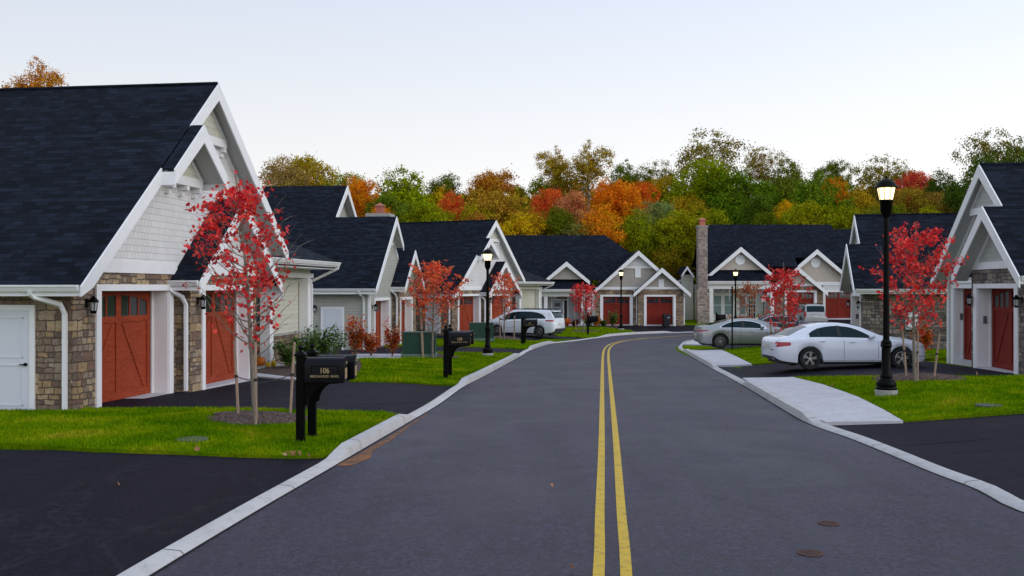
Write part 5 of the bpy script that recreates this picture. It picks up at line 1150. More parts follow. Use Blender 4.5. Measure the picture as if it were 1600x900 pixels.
# ---------------------------------------------------------------- shrubs, flowers, pumpkins
def shrub(name, loc, r, h, label, m_leaf, n, leaf, seed, cat='shrub', group=None, stems=9):
    rnd = random.Random(seed); e = empty(name, (loc[0], loc[1], g(*loc)+.05), 0, label, cat, group)
    st = MB(); vs = []; fs = []; tips = []
    for k in range(stems):
        a = rnd.uniform(0, 6.28); L = rnd.uniform(.6, 1.1); q = [(0, 0, -.05), (math.cos(a)*r*.35*L, math.sin(a)*r*.35*L, h*.45*L), (math.cos(a)*r*.85*L, math.sin(a)*r*.85*L, h*.9*L)]
        st.tube(q, [.012, .008, .003], 4, cap=False); tips += [Vector(q[1]), Vector(q[2]), Vector(q[1]).lerp(Vector(q[2]), .5)]
    st.build('stems', M_bark, e)
    for _ in range(int(n*1.8)):
        p = rnd.choice(tips)+Vector((rnd.gauss(0, r*.22), rnd.gauss(0, r*.22), rnd.gauss(0, h*.12)))
        if p.z < .02: p.z = .02+rnd.random()*.1
        a = rnd.uniform(0, 6.28); t = rnd.uniform(-.6, 1.2); l = leaf*rnd.uniform(.8, 1.5); d = Vector((math.cos(a)*math.cos(t), math.sin(a)*math.cos(t), math.sin(t))); s_ = d.cross(Vector((0, 0, 1))).normalized()*l*.42
        k = len(vs); vs += [tuple(p), tuple(p+d*l*.5+s_), tuple(p+d*l), tuple(p+d*l*.5-s_)]; fs.append((k, k+1, k+2, k+3))
    m = MB(); m.add(vs, fs); m.build('leaves', m_leaf, e, recalc=False); return e
M_lr = mat('red_shrub_leaf', (.4, .05, .02), .5, build=leaf((.50, .02, .014), (.65, .11, .02), (.60, .34, .03)))
M_ly = mat('yellow_flower', (.6, .35, .02), .6, build=leaf((.55, .30, .01), (.65, .42, .02), (.25, .25, .03)))
M_lo = mat('orange_flower', (.6, .2, .02), .6, build=leaf((.50, .13, .01), (.60, .25, .02), (.2, .1, .03)))
M_lm = mat('dark_red_flower', (.25, .02, .03), .6, build=leaf((.16, .01, .02), (.30, .02, .03), (.1, .08, .03)))
M_lw = mat('white_flower', (.7, .7, .68), .6, build=leaf((.55, .55, .5), (.75, .75, .72), (.35, .38, .25)))
P_ = lambda px, py: G(px, py, .05)
shrub('shrub', (-7.25, 32.4), .42, .8, 'light green loose shrub at the porch corner of the nearest left house', M_leaf_g, 700, .085, 1)
shrub('shrub', (-7.2, 34.6), .5, .95, 'dark leggy shrub behind the first one, near the porch corner post', M_leaf_g, 800, .085, 2)
shrub('shrub', (-7.0, 36.8), .62, 1.2, 'tall green shrub at the corner post, left of the white walk door', M_leaf_g, 900, .09, 3)
shrub('shrub', (-7.1, 40.3), .5, .85, 'sparse dark shrub in front of the white walk door', M_leaf_g, 260, .08, 4)
shrub('red_shrub', P_(556, 556), .38, 1.45, 'tall red and orange shrub at the stone base left of the second left house downspout', M_lr, 520, .10, 5)
shrub('red_shrub', P_(580, 556), .36, .85, 'low orange-red shrub at the corner of the grey-green house', M_lr, 420, .10, 6)
shrub('red_shrub', P_(613, 556), .36, 1.3, 'orange-red shrub between the garage door and the green utility cabinet', M_lr, 380, .10, 7)
shrub('red_shrub', (16.35, 39.6), .4, 1.2, 'orange and red shrub by the concrete walk behind the right maple', M_lr, 420, .11, 8)
fl = [((3.6, 84.8), .42, .75, 'yellow flowering mum by the entry of the far taupe house', M_ly), ((4.6, 84.7), .45, .65, 'round red-brown mum by the entry of the far taupe house', M_lr), ((3.2, 85.3), .6, 1.2, 'green leafy bush right behind the minivan at the far entry', M_leaf_g),
      ((6.4, 84.9), .6, 1.25, 'green bush behind the far scarlet maple, left of its trunk', M_leaf_g), ((7.1, 84.6), .48, .8, 'orange mum behind the far mailbox', M_lo), ((7.75, 84.9), .3, .5, 'small green plant between the orange mum and the garage wall', M_leaf_g), ((8.6, 85.4), .5, 1.1, 'green bush against the garage corner of the far taupe house', M_leaf_g), ((5.35, 85.0), .3, .5, 'dark red mum between the red-brown mum and the green bush', M_lm)]
for i, (p, r, h, lab, m_) in enumerate(fl): shrub('flower_bush' if m_ != M_leaf_g else 'shrub', p, r, h, lab, m_, 420, .12, 20+i, cat='plant', group='garden plants before the far taupe house')
for i, (p, r, h, lab, m_) in enumerate([((19.4, 86.5), .7, .8, 'reddish-brown bush before the porch windows of the beige house, left', M_leaf_b), ((20.7, 86.7), .6, .7, 'reddish-brown bush before the porch windows of the beige house, right', M_leaf_b), ((21.8, 87.0), .7, 1.0, 'green bush under the third porch window of the beige house', M_leaf_g), ((23.4, 87.2), .6, .7, 'green bush by the glazed door of the beige house', M_leaf_g)]):
    shrub('shrub', p, r, h, lab, m_, 360, .13, 40+i, cat='plant', group='porch plants of the beige house')
def pumpkin(name, loc, r, hh, m_, label, cat, z=.055):
    e = empty(name, (loc[0], loc[1], g(*loc)+z), .4, label, cat); m = MB(); vs = []; n = 48; k = 14
    for i in range(k+1):
        t = math.pi*i/k; rr = math.sin(t)**.8; 
        for j in range(n):
            a = 2*math.pi*j/n; q = r*rr*(1-.07*abs(math.cos(a*4.5))**.6); vs.append((q*math.cos(a), q*math.sin(a), hh*.5*(1-math.cos(t)*(1-.12*rr)) if 0 < i < k else (0 if i == 0 else hh*.96)))
    m.add(vs, [(i*n+j, i*n+(j+1) % n, (i+1)*n+(j+1) % n, (i+1)*n+j) for i in range(k) for j in range(n)]); m.build('rind', m_, e, smooth=True, ang=80)
    m = MB(); m.tube([(0, 0, hh*.9), (.01, 0, hh*1.05), (.03, .01, hh*1.2)], [.03, .022, .02], 7); m.build('stem', M_stake, e)
M_pk = mat('pumpkin_orange', (.62, .15, .01), .4, build=lambda t, b: t.links.new(ramp(t, noise(t, objc(t), 7, 4), (.3, (.58, .12, .008)), (.7, (.68, .2, .012))), b.inputs['Base Color']))
M_gd = mat('gourd_yellow', (.6, .36, .01), .4, build=lambda t, b: t.links.new(ramp(t, noise(t, objc(t), 9, 4), (.3, (.45, .28, .01)), (.7, (.70, .48, .02))), b.inputs['Base Color']))
pumpkin('pumpkin', G(409, 576), .22, .36, M_pk, 'large orange pumpkin on the front walk, behind the nearest maple trunk', 'pumpkin')
pumpkin('gourd', G(419, 577), .10, .19, M_gd, 'yellow gourd beside the orange pumpkin, nearest the camera', 'gourd')
pumpkin('gourd', G(426.5, 576), .13, .24, M_gd, 'yellow gourd right of the others, before the white mum', 'gourd')
pumpkin('gourd', G(421, 572), .13, .38, M_gd, 'tallest yellow gourd, standing behind between the two others', 'gourd')
def potted(loc, r, h, m_, label, seed, ph=.26):
    e = empty('potted_mum', (*loc, g(*loc)+.055), 0, label, 'potted flowers'); m = MB(); m.lathe([(.11, 0), (.15, ph), (.16, ph), (.14, ph-.02)], 18); m.build('pot', mat('dark_plant_pot', (.03, .025, .025), .6), e, smooth=True)
    rnd = random.Random(seed); vs = []; fs = []
    for _ in range(700):
        a = rnd.uniform(0, 6.28); t = math.acos(rnd.uniform(-.3, 1)); p = Vector((r*math.sin(t)*math.cos(a), r*math.sin(t)*math.sin(a), ph+.08+h*math.cos(t)))*1; s_ = rnd.uniform(.015, .03); q = Vector((rnd.gauss(0, 1), rnd.gauss(0, 1), rnd.gauss(0, 1))).normalized(); u = q.orthogonal().normalized()*s_; w = q.cross(u)
        k = len(vs); vs += [tuple(p+u), tuple(p+w), tuple(p-u), tuple(p-w)]; fs.append((k, k+1, k+2, k+3))
    m = MB(); m.add(vs, fs); m.build('flowers', m_, e, recalc=False)
potted(G(427, 565), .33, .26, M_lw, 'white mum in a dark pot behind the yellow gourds', 3)
potted(G(405, 567), .34, .34, M_lm, 'dark red mum in a tall pot behind the orange pumpkin', 4, ph=.55)
def bed(poly, label, m=M_mulch):
    o = patch('mulch_bed', poly, .062, m, 1.0, skirt=.05, cy=.8, kind=None); tag(o, label, 'mulch bed')
bed([(-8.3, 30.2), (-7.6, 30.0), G(470, 590, .06), G(548, 589, .06), G(562, 580, .06), G(566, 570, .06), G(560, 561, .06), (-7.1, 41), (-7.6, 41), (-7.0, 36), (-8.0, 33)], 'mulch bed with green shrubs between the nearest left house and the lawn')
bed([(2.6, 84.5), (9.2, 84.6), (9.2, 86.4), (2.6, 86.2)], 'mulch bed with flowers before the entry of the far taupe house')
# fallen leaves
rnd = random.Random(9)
for i, (px, py, w) in enumerate([(862, 756, 'on the asphalt in the left lane'), (1137, 662, 'on the asphalt near the right kerb, farther one'), (1176, 603.5, 'on the pavement panel edge right of the road'), (1157, 611, 'on the asphalt right of the centre line by the kerb'), (893, 883, 'on the asphalt left of the yellow lines near the camera'), (1474, 667, 'on the near right driveway'), (185, 754, 'on the near left driveway'),
        (444, 716, 'at the lawn corner before mailbox 106, leftmost of cluster'), (458, 714, 'amid the cluster at the lawn corner before mailbox 106'), (468, 715, 'right in the cluster at the lawn corner before mailbox 106'), (482, 716, 'nearest the kerb at the corner before mailbox 106'), (308, 706.5, 'on the front edge of the nearest left lawn'), (1300, 604, 'on the grass left of the nearest lamp'), (1526, 586, 'on the grass before the nearest right garage, larger one')]):
    x, y = G(px, py, .06); vs = []; fs = []
    for k in range(3 if i in (7, 8, 9) else 1): star_leaf(rnd, (rnd.gauss(0, .03)*(k > 0), rnd.gauss(0, .05)*(k > 0), .02+.01*k), .065 if i < 7 else .09, vs, fs)
    on_lawn = i >= 7
    m = MB(); m.add(vs, fs); o = m.build('fallen_leaf', M_leaf_f, recalc=False, loc=(x, y, g(x, y)+(.09 if on_lawn else .03))); o.rotation_euler = (R(55), 0, rnd.uniform(0, 6)) if False else (0, 0, 0)
    tag(o, 'fallen leaf '+w, 'fallen leaf', 'fallen leaves scattered on road and lawns')
# ---------------------------------------------------------------- vehicles
M_tyre = mat('tyre_rubber', (.012, .012, .013), .8)
M_alloy = mat('alloy_rim', (.50, .50, .52), .3, metal=.8)
M_rimdk = mat('dark_rim', (.02, .02, .022), .5)
M_cw = mat('white_car_paint', (.68, .72, .82), .22, spec=.5, coat=.7)
M_cs = mat('silver_car_paint', (.30, .31, .315), .28, metal=.55, coat=.6)
M_cb = mat('dark_blue_car_paint', (.012, .015, .03), .2, coat=.8)
M_cv = mat('white_van_paint', (.70, .73, .78), .25, spec=.5, coat=.6)
M_cp = mat('pewter_car_paint', (.33, .34, .35), .3, metal=.4, coat=.5)
M_glc = mat('car_window_glass', (.002, .016, .022), .05, spec=.16)
M_tail = mat('red_tail_lamp', (.35, .008, .02), .2, spec=.6)
M_trim = mat('black_car_trim', (.01, .01, .011), .45)
M_chrome = mat('chrome_trim', (.6, .6, .62), .15, metal=1)
M_plate = mat('pale_number_plate', (.55, .56, .5), .5)
M_head = mat('headlamp_lens', (.45, .47, .5), .1, spec=.8)
def tab(t, x):
    if x <= t[0][0]: return t[0][1]
    for i, ((a, p), (b, q)) in enumerate(zip(t, t[1:])):
        if x <= b:
            # monotone-ish cubic
            m0 = (q-t[i-1][1])/(b-t[i-1][0]) if i > 0 else (q-p)/(b-a); m1 = (t[i+2][1]-p)/(t[i+2][0]-a) if i+2 < len(t) else (q-p)/(b-a)
            u = (x-a)/(b-a); h = b-a
            return (2*u**3-3*u*u+1)*p+(u**3-2*u*u+u)*h*m0+(-2*u**3+3*u*u)*q+(u**3-u*u)*h*m1
    return t[-1][1]
def car(name, loc, heading, sp, paint, label, wheels_style='ten', cat='car'):
    # local: x from the tail (0) to the nose (L), y across, z up
    L, Wd = sp['L'], sp['W']/2
    e = empty(name, loc, heading, label, cat)
    axles, rt = sp['axles'], sp['tyre']; arch = rt+.065
    top = lambda x: tab(sp['top'], x); belt = lambda x: min(tab(sp['belt'], x), top(x)-.03); half = lambda x: Wd*tab(sp['plan'], x)
    def roofw(x): return half(x)*tab(sp['roofw'], x)
    def bot(x):
        z = tab(sp['bot'], x)
        for a in axles:
            d = abs(x-a)
            if d < arch: z = max(z, rt+math.sqrt(arch*arch-d*d)*1.0)
        return z
    xs = sorted(set([round(L*i/70, 4) for i in range(71)]+[round(a+arch*math.cos(t*math.pi/18), 4) for a in axles for t in range(19)]+[.03, .07, L-.03, L-.07]))
    def ring(x):
        zb, zt, zl, w, wr = bot(x), top(x), belt(x), half(x), roofw(x); zs = tab(sp['bot'], x)
        side = lambda q: zb+(zl-zb)*q
        tum = .02
        R_ = [(0, zs if zb > zs+.01 else zb), (w*.70, zb), (w*.965, zb+.0), (w*.985, zb+.04), (w*1.0, side(.45)), (w*.995, side(.72)), (w*.975, side(.93)), (w*.945, zl), (w*.925, zl+.012*(zt-zl > .1))]
        dz = zt-zl
        R_ += [(wr+(w*.925-wr)*.35, zl+dz*.55), (wr, zl+dz*.86), (wr-.06*min(1, dz*3)-.02, zl+dz*.955), (wr*.55, zt-.008*min(1, dz*5)), (0, zt)]
        return R_
    n = len(ring(1)); vs = []; 
    for x in xs:
        r = ring(x); vs += [(x, y, z) for y, z in r]+[(x, -y, z) for y, z in r[-2:0:-1]]
    k = 2*n-2; fs = []
    for i in range(len(xs)-1):
        for j in range(k): fs.append((i*k+j, i*k+(j+1) % k, (i+1)*k+(j+1) % k, (i+1)*k+j))
    fs += [tuple(range(k)), tuple(range((len(xs)-1)*k, len(xs)*k))]
    m = MB(); m.add(vs, fs); body = m.build('body', paint, e, smooth=True, ang=38)
    def ysurf(x, z):                       # half-width of the flank at height z
        r = ring(x)[2:12]
        for (y0, z0), (y1, z1) in zip(r, r[1:]):
            if z0 <= z <= z1 and z1 > z0: return y0+(y1-y0)*(z-z0)/(z1-z0)
        return r[-1][0] if z > r[-1][1] else r[0][0]
    def flank(name_, xa, xb, zlo, zhi, m_, side, off=.006, parent=None, nx=14, nz=4, smooth=True):
        V = []; F = []
        for i in range(nx+1):
            x = xa+(xb-xa)*i/nx; a, b = zlo(x), zhi(x)
            for j in range(nz+1):
                z = a+(b-a)*j/nz; V.append((x, side*(ysurf(x, z)+off), z))
        for i in range(nx):
            for j in range(nz): F.append((i*(nz+1)+j, (i+1)*(nz+1)+j, (i+1)*(nz+1)+j+1, i*(nz+1)+j+1))
        q = MB(); q.add(V, F); o = q.build(name_, m_, parent or e, recalc=False, smooth=smooth)
        if side > 0: o.data.flip_normals()
        return o
    c = lambda v: (lambda x: v)
    # side glass
    gl = sp['glass']
    for side in (-1, 1):
        if 'dlo' in sp:                    # black surround
            a, b = sp['dlo']; flank('window_surround', a, b, lambda x: belt(x)+.012, lambda x: max(belt(x)+.02, sp['dtop'](x)+.03), M_trim if sp.get('blacktrim') else M_chrome, side, .004, nx=40)
        for a, b in gl: flank('side_window', a, b, lambda x: belt(x)+.035, lambda x: max(belt(x)+.04, sp['dtop'](x)), M_glc, side, .009, nx=16)
        if 'pillars' in sp:
            for a, b in sp['pillars']: flank('pillar_trim', a, b, lambda x: belt(x)+.03, lambda x: sp['dtop'](x)+.01, M_trim, side, .0085, nx=3)
        # shut lines, sill
        for lx in sp['shuts']:
            flank('shut_line', lx-.006, lx+.006, lambda x: tab(sp['bot'], x)+.14, lambda x: belt(x)-.01, M_trim, side, .002, nx=1, nz=8)
        flank('sill', axles[0]+arch+.03, axles[1]-arch-.03, lambda x: tab(sp['bot'], x)+.0, lambda x: tab(sp['bot'], x)+.055, M_trim, side, .004)
        if sp.get('chrome'): flank('sill_trim', axles[0]+arch+.05, axles[1]-arch-.05, lambda x: tab(sp['bot'], x)+.075, lambda x: tab(sp['bot'], x)+.095, M_chrome, side, .006)
        for hx in sp['handles']:
            z = belt(hx)-.10; y = ysurf(hx, z); q = MB(); q.tube([(hx-.09, side*(y+.0), z), (hx-.08, side*(y+.035), z), (hx+.08, side*(y+.035), z), (hx+.09, side*(y+.0), z)], .014, 6); q.build('door_handle', paint if not sp.get('chrome') else M_chrome, e, smooth=True)
        mx_, mz = sp['mirror']; y = ysurf(mx_, mz); q = MB(); q.lathe([(.02, -.10), (.07, -.06), (.085, 0), (.08, .07), (.03, .11)], 10); q.v = [(mx_+X*1.1, side*(y+.13+Z*.9*1.0), mz+.03+Y*.85) for X, Y, Z in q.v]; q.tube([(mx_+.02, side*(y-.02), mz-.05), (mx_, side*(y+.08), mz)], .02, 6); q.build('wing_mirror', sp.get('mirmat', paint), e, smooth=True)
        # tail lamps wrapping the corner
        for (xa, xb, za, zb_) in sp['tail']: flank('tail_lamp', xa, xb, za, zb_, M_tail, side, .008, nx=8)
        for (xa, xb, za, zb_) in sp['head']: flank('headlamp', xa, xb, za, zb_, M_head, side, .006, nx=8)
    # glass front and rear following the roof line
    for nm, (xa, xb, wf) in (('rear_window', sp['rear']), ('windscreen', sp['wind'])):
        V = []; F = []; nx = 8; ny = 10
        for i in range(nx+1):
            x = xa+(xb-xa)*i/nx; r = ring(x); P = r[8:]
            for j in range(ny+1):
                y = (2*j/ny-1)*wf*(roofw(x)+.0); ay = abs(y); z = P[-1][1]
                for (y0, z0), (y1, z1) in zip(P, P[1:]):
                    if y1 <= ay <= y0: z = z1+(z0-z1)*(ay-y1)/max(1e-6, y0-y1); break
                V.append((x+(.006 if nm == 'windscreen' else -.006), y, z+.008))
        for i in range(nx):
            for j in range(ny): F.append((i*(ny+1)+j, (i+1)*(ny+1)+j, (i+1)*(ny+1)+j+1, i*(ny+1)+j+1))
        q = MB(); q.add(V, F); o = q.build(nm, M_glc, e, recalc=False, smooth=True)
        if o.data.polygons[0].normal.z < 0: o.data.flip_normals()
    # rear face details
    for b in sp['rearbits']:
        q = MB(); q.box(*b[:6]); q.build(b[6], b[7], e)
    # underside
    q = MB(); q.box(.25, L-.25, -Wd*.8, Wd*.8, .16, .34); q.build('underbody', M_trim, e)
    # wheels
    for a in axles:
        for side in (-1, 1):
            yo = side*(Wd-.015); w_ = empty('wheel', (0, 0, 0), 0, None, None); w_.parent = e; w_.location = (a, 0, rt)
            q = MB(); q.lathe([(rt*.68, -.10), (rt*.96, -.105), (rt, -.07), (rt, .07), (rt*.96, .105), (rt*.68, .10), (rt*.66, .0)], 36, axis='y', cap=False); q.v = [(x, side*(abs(yo)-.11)+y, z) for x, y, z in q.v]; q.build('tyre', M_tyre, w_, smooth=True)
            q = MB(); q.lathe([(rt*.67, -.09), (rt*.67, .02), (rt*.02, .03)], 30, axis='y'); q.v = [(x, side*(abs(yo)-.11+y), z) for x, y, z in q.v]; q.build('wheel_well', M_rimdk, w_)
            q = MB(); rr = rt*.69
            for i in range(30):
                a0, a1 = 2*math.pi*i/30, 2*math.pi*(i+1)/30; k2 = len(q.v)
                q.add([(r_*math.cos(t), side*(abs(yo)-.11+.088+dy), r_*math.sin(t)) for t in (a0, a1) for r_, dy in ((rr, 0), (rr*.93, .012))], [(0, 1, 3, 2)])
            ns = {'ten': 10, 'five': 5, 'six': 6}[wheels_style]; sw = {'ten': .055, 'five': .13, 'six': .10}[wheels_style]
            for i in range(ns):
                t = 2*math.pi*i/ns+.2
                for d in ((-.5, .5) if ns == 5 else (0,)):
                    tt = t+d*.30; wv = sw*(.42 if ns == 5 else 1)
                    P = []
                    for r_, hw in ((rr*.16, wv*.5), (rr*.95, wv)):
                        for s_ in (-1, 1): P.append((r_*math.cos(tt)-s_*hw*rr*2*.5*math.sin(tt), r_*math.sin(tt)+s_*hw*rr*2*.5*math.cos(tt)))
                    q.add([(p_[0], side*(abs(yo)-.11+.085), p_[1]) for p_ in P]+[(p_[0], side*(abs(yo)-.11+.06), p_[1]) for p_ in P], [(0, 1, 3, 2), (4, 6, 7, 5), (0, 2, 6, 4), (1, 5, 7, 3)])
            q.tube([(0, side*(abs(yo)-.06), 0), (0, side*(abs(yo)-.015), 0)], rr*.2, 14)
            q.build('rim', M_alloy, w_)
    return e
cst = lambda v: (lambda x: v)
sedan = dict(L=4.93, W=1.85, axles=(1.08, 4.02), tyre=.335,
    top=[(0, .78), (.04, .89), (.12, .965), (.3, 1.01), (.46, 1.05), (.8, 1.225), (1.15, 1.36), (1.6, 1.44), (1.95, 1.455), (2.35, 1.435), (2.75, 1.355), (3.1, 1.20), (3.4, 1.07), (3.8, 1.015), (4.4, .92), (4.75, .80), (4.93, .62)],
    belt=[(0, .76), (.1, .88), (.6, .95), (1.3, .985), (2.5, .965), (3.4, .93), (3.9, .90), (4.4, .84), (4.8, .70), (4.93, .55)],
    bot=[(0, .40), (.12, .30), (.6, .22), (1.5, .19), (3.5, .19), (4.5, .21), (4.85, .26), (4.93, .36)],
    plan=[(0, .72), (.04, .82), (.15, .91), (.4, .965), (1.0, 1), (2.5, 1), (4.0, 1), (4.4, .965), (4.7, .87), (4.86, .74), (4.93, .60)],
    roofw=[(0, .93), (.3, .86), (.6, .78), (1.1, .66), (2.0, .635), (2.6, .66), (3.0, .76), (3.45, .88), (4.93, .93)],
    glass=[(1.08, 1.36), (1.39, 1.99), (2.09, 3.02)], pillars=[(1.355, 1.395), (1.98, 2.10)], dlo=(.98, 3.12), shuts=(2.15, 3.25), handles=(1.45, 2.42), mirror=(3.02, 1.0), chrome=True,
    dtop=lambda x: tab([(.96, 1.02), (1.15, 1.17), (1.4, 1.28), (1.8, 1.35), (2.1, 1.352), (2.45, 1.305), (2.8, 1.17), (3.13, .98)], x),
    rear=(.46, 1.10, .86), wind=(2.5, 3.34, .90),
    tail=[(.02, .46, lambda x: .70+.13*x, lambda x: .87-.03*x)], head=[(4.42, 4.86, lambda x: .66, lambda x: .78-.1*(x-4.42))],
    rearbits=[(-.012, .02, -.26, .26, .64, .76, 'number_plate', M_plate), (-.006, .03, -.62, -.30, .60, .62, 'bumper_seam', M_trim), (.03, .12, -.70, .70, .30, .40, 'rear_skirt', M_trim), (-.005, .05, -.66, -.46, .30, .35, 'exhaust_tip', M_chrome), (-.005, .05, .46, .66, .30, .35, 'exhaust_tip', M_chrome)])
x0, y0 = 8.22, 32.02
car('parked_car', (x0, y0, g(10, 32)+.03), R(3.0), sedan, M_cw, 'white sedan parked across the near right driveway behind the nearest lamp', 'five')
ls = dict(sedan); ls.update(roofw=[(0, .93), (.5, .86), (.9, .78), (1.4, .66), (2.4, .635), (3.1, .66), (3.5, .76), (3.95, .88), (4.96, .93)], L=4.96, tyre=.34, axles=(1.07, 3.94),
    top=[(0, .84), (.04, 1.00), (.1, 1.075), (.35, 1.10), (.6, 1.13), (1.0, 1.24), (1.5, 1.37), (2.0, 1.43), (2.4, 1.445), (2.85, 1.425), (3.25, 1.33), (3.6, 1.17), (3.9, 1.03), (4.2, .98), (4.6, .88), (4.85, .76), (4.96, .60)],
    glass=[(1.12, 2.10), (2.24, 3.02)], pillars=[(2.09, 2.25)], dlo=(1.05, 3.30), shuts=(1.45, 2.02, 3.30), handles=(1.62, 2.55), mirror=(3.05, 1.0),
    dtop=lambda x: tab([(1.05, 1.03), (1.4, 1.20), (1.8, 1.30), (2.2, 1.33), (2.6, 1.30), (2.95, 1.20), (3.32, .99)], x), rear=(.55, 1.45, .86), wind=(2.95, 3.8, .90),
    tail=[(.02, .50, lambda x: .80+.12*x, lambda x: .89+.02*x)], head=[(4.45, 4.9, lambda x: .66, lambda x: .76-.1*(x-4.45))],
    rearbits=[(-.012, .02, -.26, .26, .60, .72, 'number_plate', M_plate), (.02, .1, -.72, .72, .30, .42, 'rear_skirt', M_trim), (-.004, .05, -.66, -.44, .32, .37, 'exhaust_tip', M_chrome), (-.004, .05, .44, .66, .32, .37, 'exhaust_tip', M_chrome)])
car('parked_car', (9.02, 48.9, g(11, 48.5)+.03), R(-3.0), ls, M_cs, 'silver sedan parked behind the thin sign post, tail towards the road', 'ten')
ds = dict(sedan); ds.update(mirmat=M_cb)
car('parked_car', (13.55, 58.6, g(14, 58.5)+.05), R(-6), ds, M_cb, 'dark blue sedan parked behind the silver one, only its roof and bonnet showing', 'five')
van = dict(L=5.17, W=1.99, axles=(1.05, 4.11), tyre=.345,
    top=[(0, .95), (.05, 1.15), (.18, 1.42), (.35, 1.64), (.6, 1.70), (1.2, 1.745), (2.0, 1.76), (2.9, 1.735), (3.4, 1.63), (3.9, 1.40), (4.25, 1.19), (4.5, 1.10), (4.85, .98), (5.05, .85), (5.17, .65)],
    belt=[(0, .93), (.2, 1.10), (1.0, 1.15), (2.5, 1.10), (3.8, 1.03), (4.3, 1.0), (4.8, .88), (5.17, .6)],
    bot=[(0, .42), (.12, .32), (.6, .22), (1.5, .19), (3.6, .19), (4.7, .21), (5.1, .27), (5.17, .36)],
    plan=[(0, .80), (.05, .87), (.2, .94), (.5, .98), (1.0, 1), (4.0, 1), (4.5, .96), (4.85, .87), (5.05, .75), (5.17, .62)],
    roofw=[(0, .92), (.2, .84), (.6, .74), (1.5, .72), (3.0, .72), (3.8, .78), (4.3, .88), (5.17, .93)],
    glass=[(.78, 1.62), (1.66, 2.72), (2.80, 3.62)], pillars=[(1.61, 1.67), (2.71, 2.81)], dlo=(.62, 3.95), shuts=(1.65, 2.76, 3.75), handles=(2.55, 2.95), mirror=(3.62, 1.12), blacktrim=True,
    dtop=lambda x: tab([(.62, 1.22), (.9, 1.42), (1.4, 1.55), (2.0, 1.585), (2.8, 1.56), (3.3, 1.44), (3.7, 1.22), (3.97, 1.08)], x), rear=(.07, .33, .86), wind=(3.15, 4.2, .90),
    tail=[(.02, .60, lambda x: .98+.08*x, lambda x: 1.10-.01*x)], head=[(4.6, 5.1, lambda x: .74, lambda x: .86-.1*(x-4.6))],
    rearbits=[(-.012, .03, -.26, .26, .74, .87, 'number_plate', M_plate), (-.02, .1, -.78, .78, .36, .50, 'rear_skirt', M_trim), (-.03, .0, -.7, .7, .52, .55, 'bumper_step', M_chrome), (.3, 2.9, -.62, -.58, 1.74, 1.79, 'roof_rail', M_trim), (.3, 2.9, .58, .62, 1.74, 1.79, 'roof_rail', M_trim), (.20, .42, -.60, .60, 1.60, 1.68, 'rear_spoiler', M_cv)])
a = G(862, 530.5)
car('parked_minivan', (a[0]+.55, a[1]+.35, g(1, 64)+.03), R(180-27), van, M_cv, 'white minivan parked in the driveway of the third left house', 'ten', 'minivan')
suv = dict(L=5.24, W=2.0, axles=(1.15, 4.17), tyre=.39,
    top=[(0, 1.0), (.04, 1.22), (.12, 1.60), (.22, 1.84), (.5, 1.93), (1.5, 1.955), (2.6, 1.94), (3.1, 1.84), (3.6, 1.55), (3.85, 1.36), (4.2, 1.30), (4.9, 1.22), (5.15, 1.08), (5.24, .8)],
    belt=[(0, .98), (.1, 1.18), (1.0, 1.22), (3.6, 1.18), (4.6, 1.12), (5.1, .98), (5.24, .7)],
    bot=[(0, .50), (.1, .40), (.6, .30), (1.5, .26), (3.6, .26), (4.8, .30), (5.24, .42)],
    plan=[(0, .88), (.05, .93), (.2, .98), (.6, 1), (4.4, 1), (4.9, .95), (5.15, .86), (5.24, .76)],
    roofw=[(0, .94), (.2, .84), (.6, .80), (3.0, .78), (3.6, .86), (4.2, .93), (5.24, .95)],
    glass=[(.45, 1.25), (1.32, 2.15), (2.22, 3.2)], pillars=[(1.24, 1.33), (2.14, 2.23)], dlo=(.38, 3.5), shuts=(1.35, 2.2, 3.35), handles=(1.6, 2.45), mirror=(3.25, 1.28), blacktrim=True,
    dtop=lambda x: tab([(.38, 1.66), (.6, 1.74), (2.4, 1.77), (2.9, 1.70), (3.3, 1.48), (3.55, 1.26)], x), rear=(.055, .19, .88), wind=(2.95, 3.75, .90),
    tail=[(.01, .18, lambda x: .98, lambda x: 1.34)], head=[(4.8, 5.2, lambda x: .85, lambda x: 1.05)],
    rearbits=[(-.02, .03, -.26, .26, .88, 1.02, 'number_plate', M_plate), (-.10, .10, -.97, .97, .50, .78, 'bumper', M_cp), (-.03, .03, -.45, .45, 1.08, 1.12, 'tailgate_trim', M_chrome), (-.02, .05, -.93, -.80, .90, 1.25, 'tail_lamp', M_tail), (-.02, .05, .80, .93, .90, 1.25, 'tail_lamp', M_tail), (.5, 2.9, -.70, -.66, 1.93, 1.99, 'roof_rail', M_trim), (.5, 2.9, .66, .70, 1.93, 1.99, 'roof_rail', M_trim)])
car('parked_suv', (25.7, 84.2, g(25.7, 85.5)+.02), R(88), suv, M_cp, 'silver SUV seen from behind, parked before the beige house garages', 'six', 'SUV')

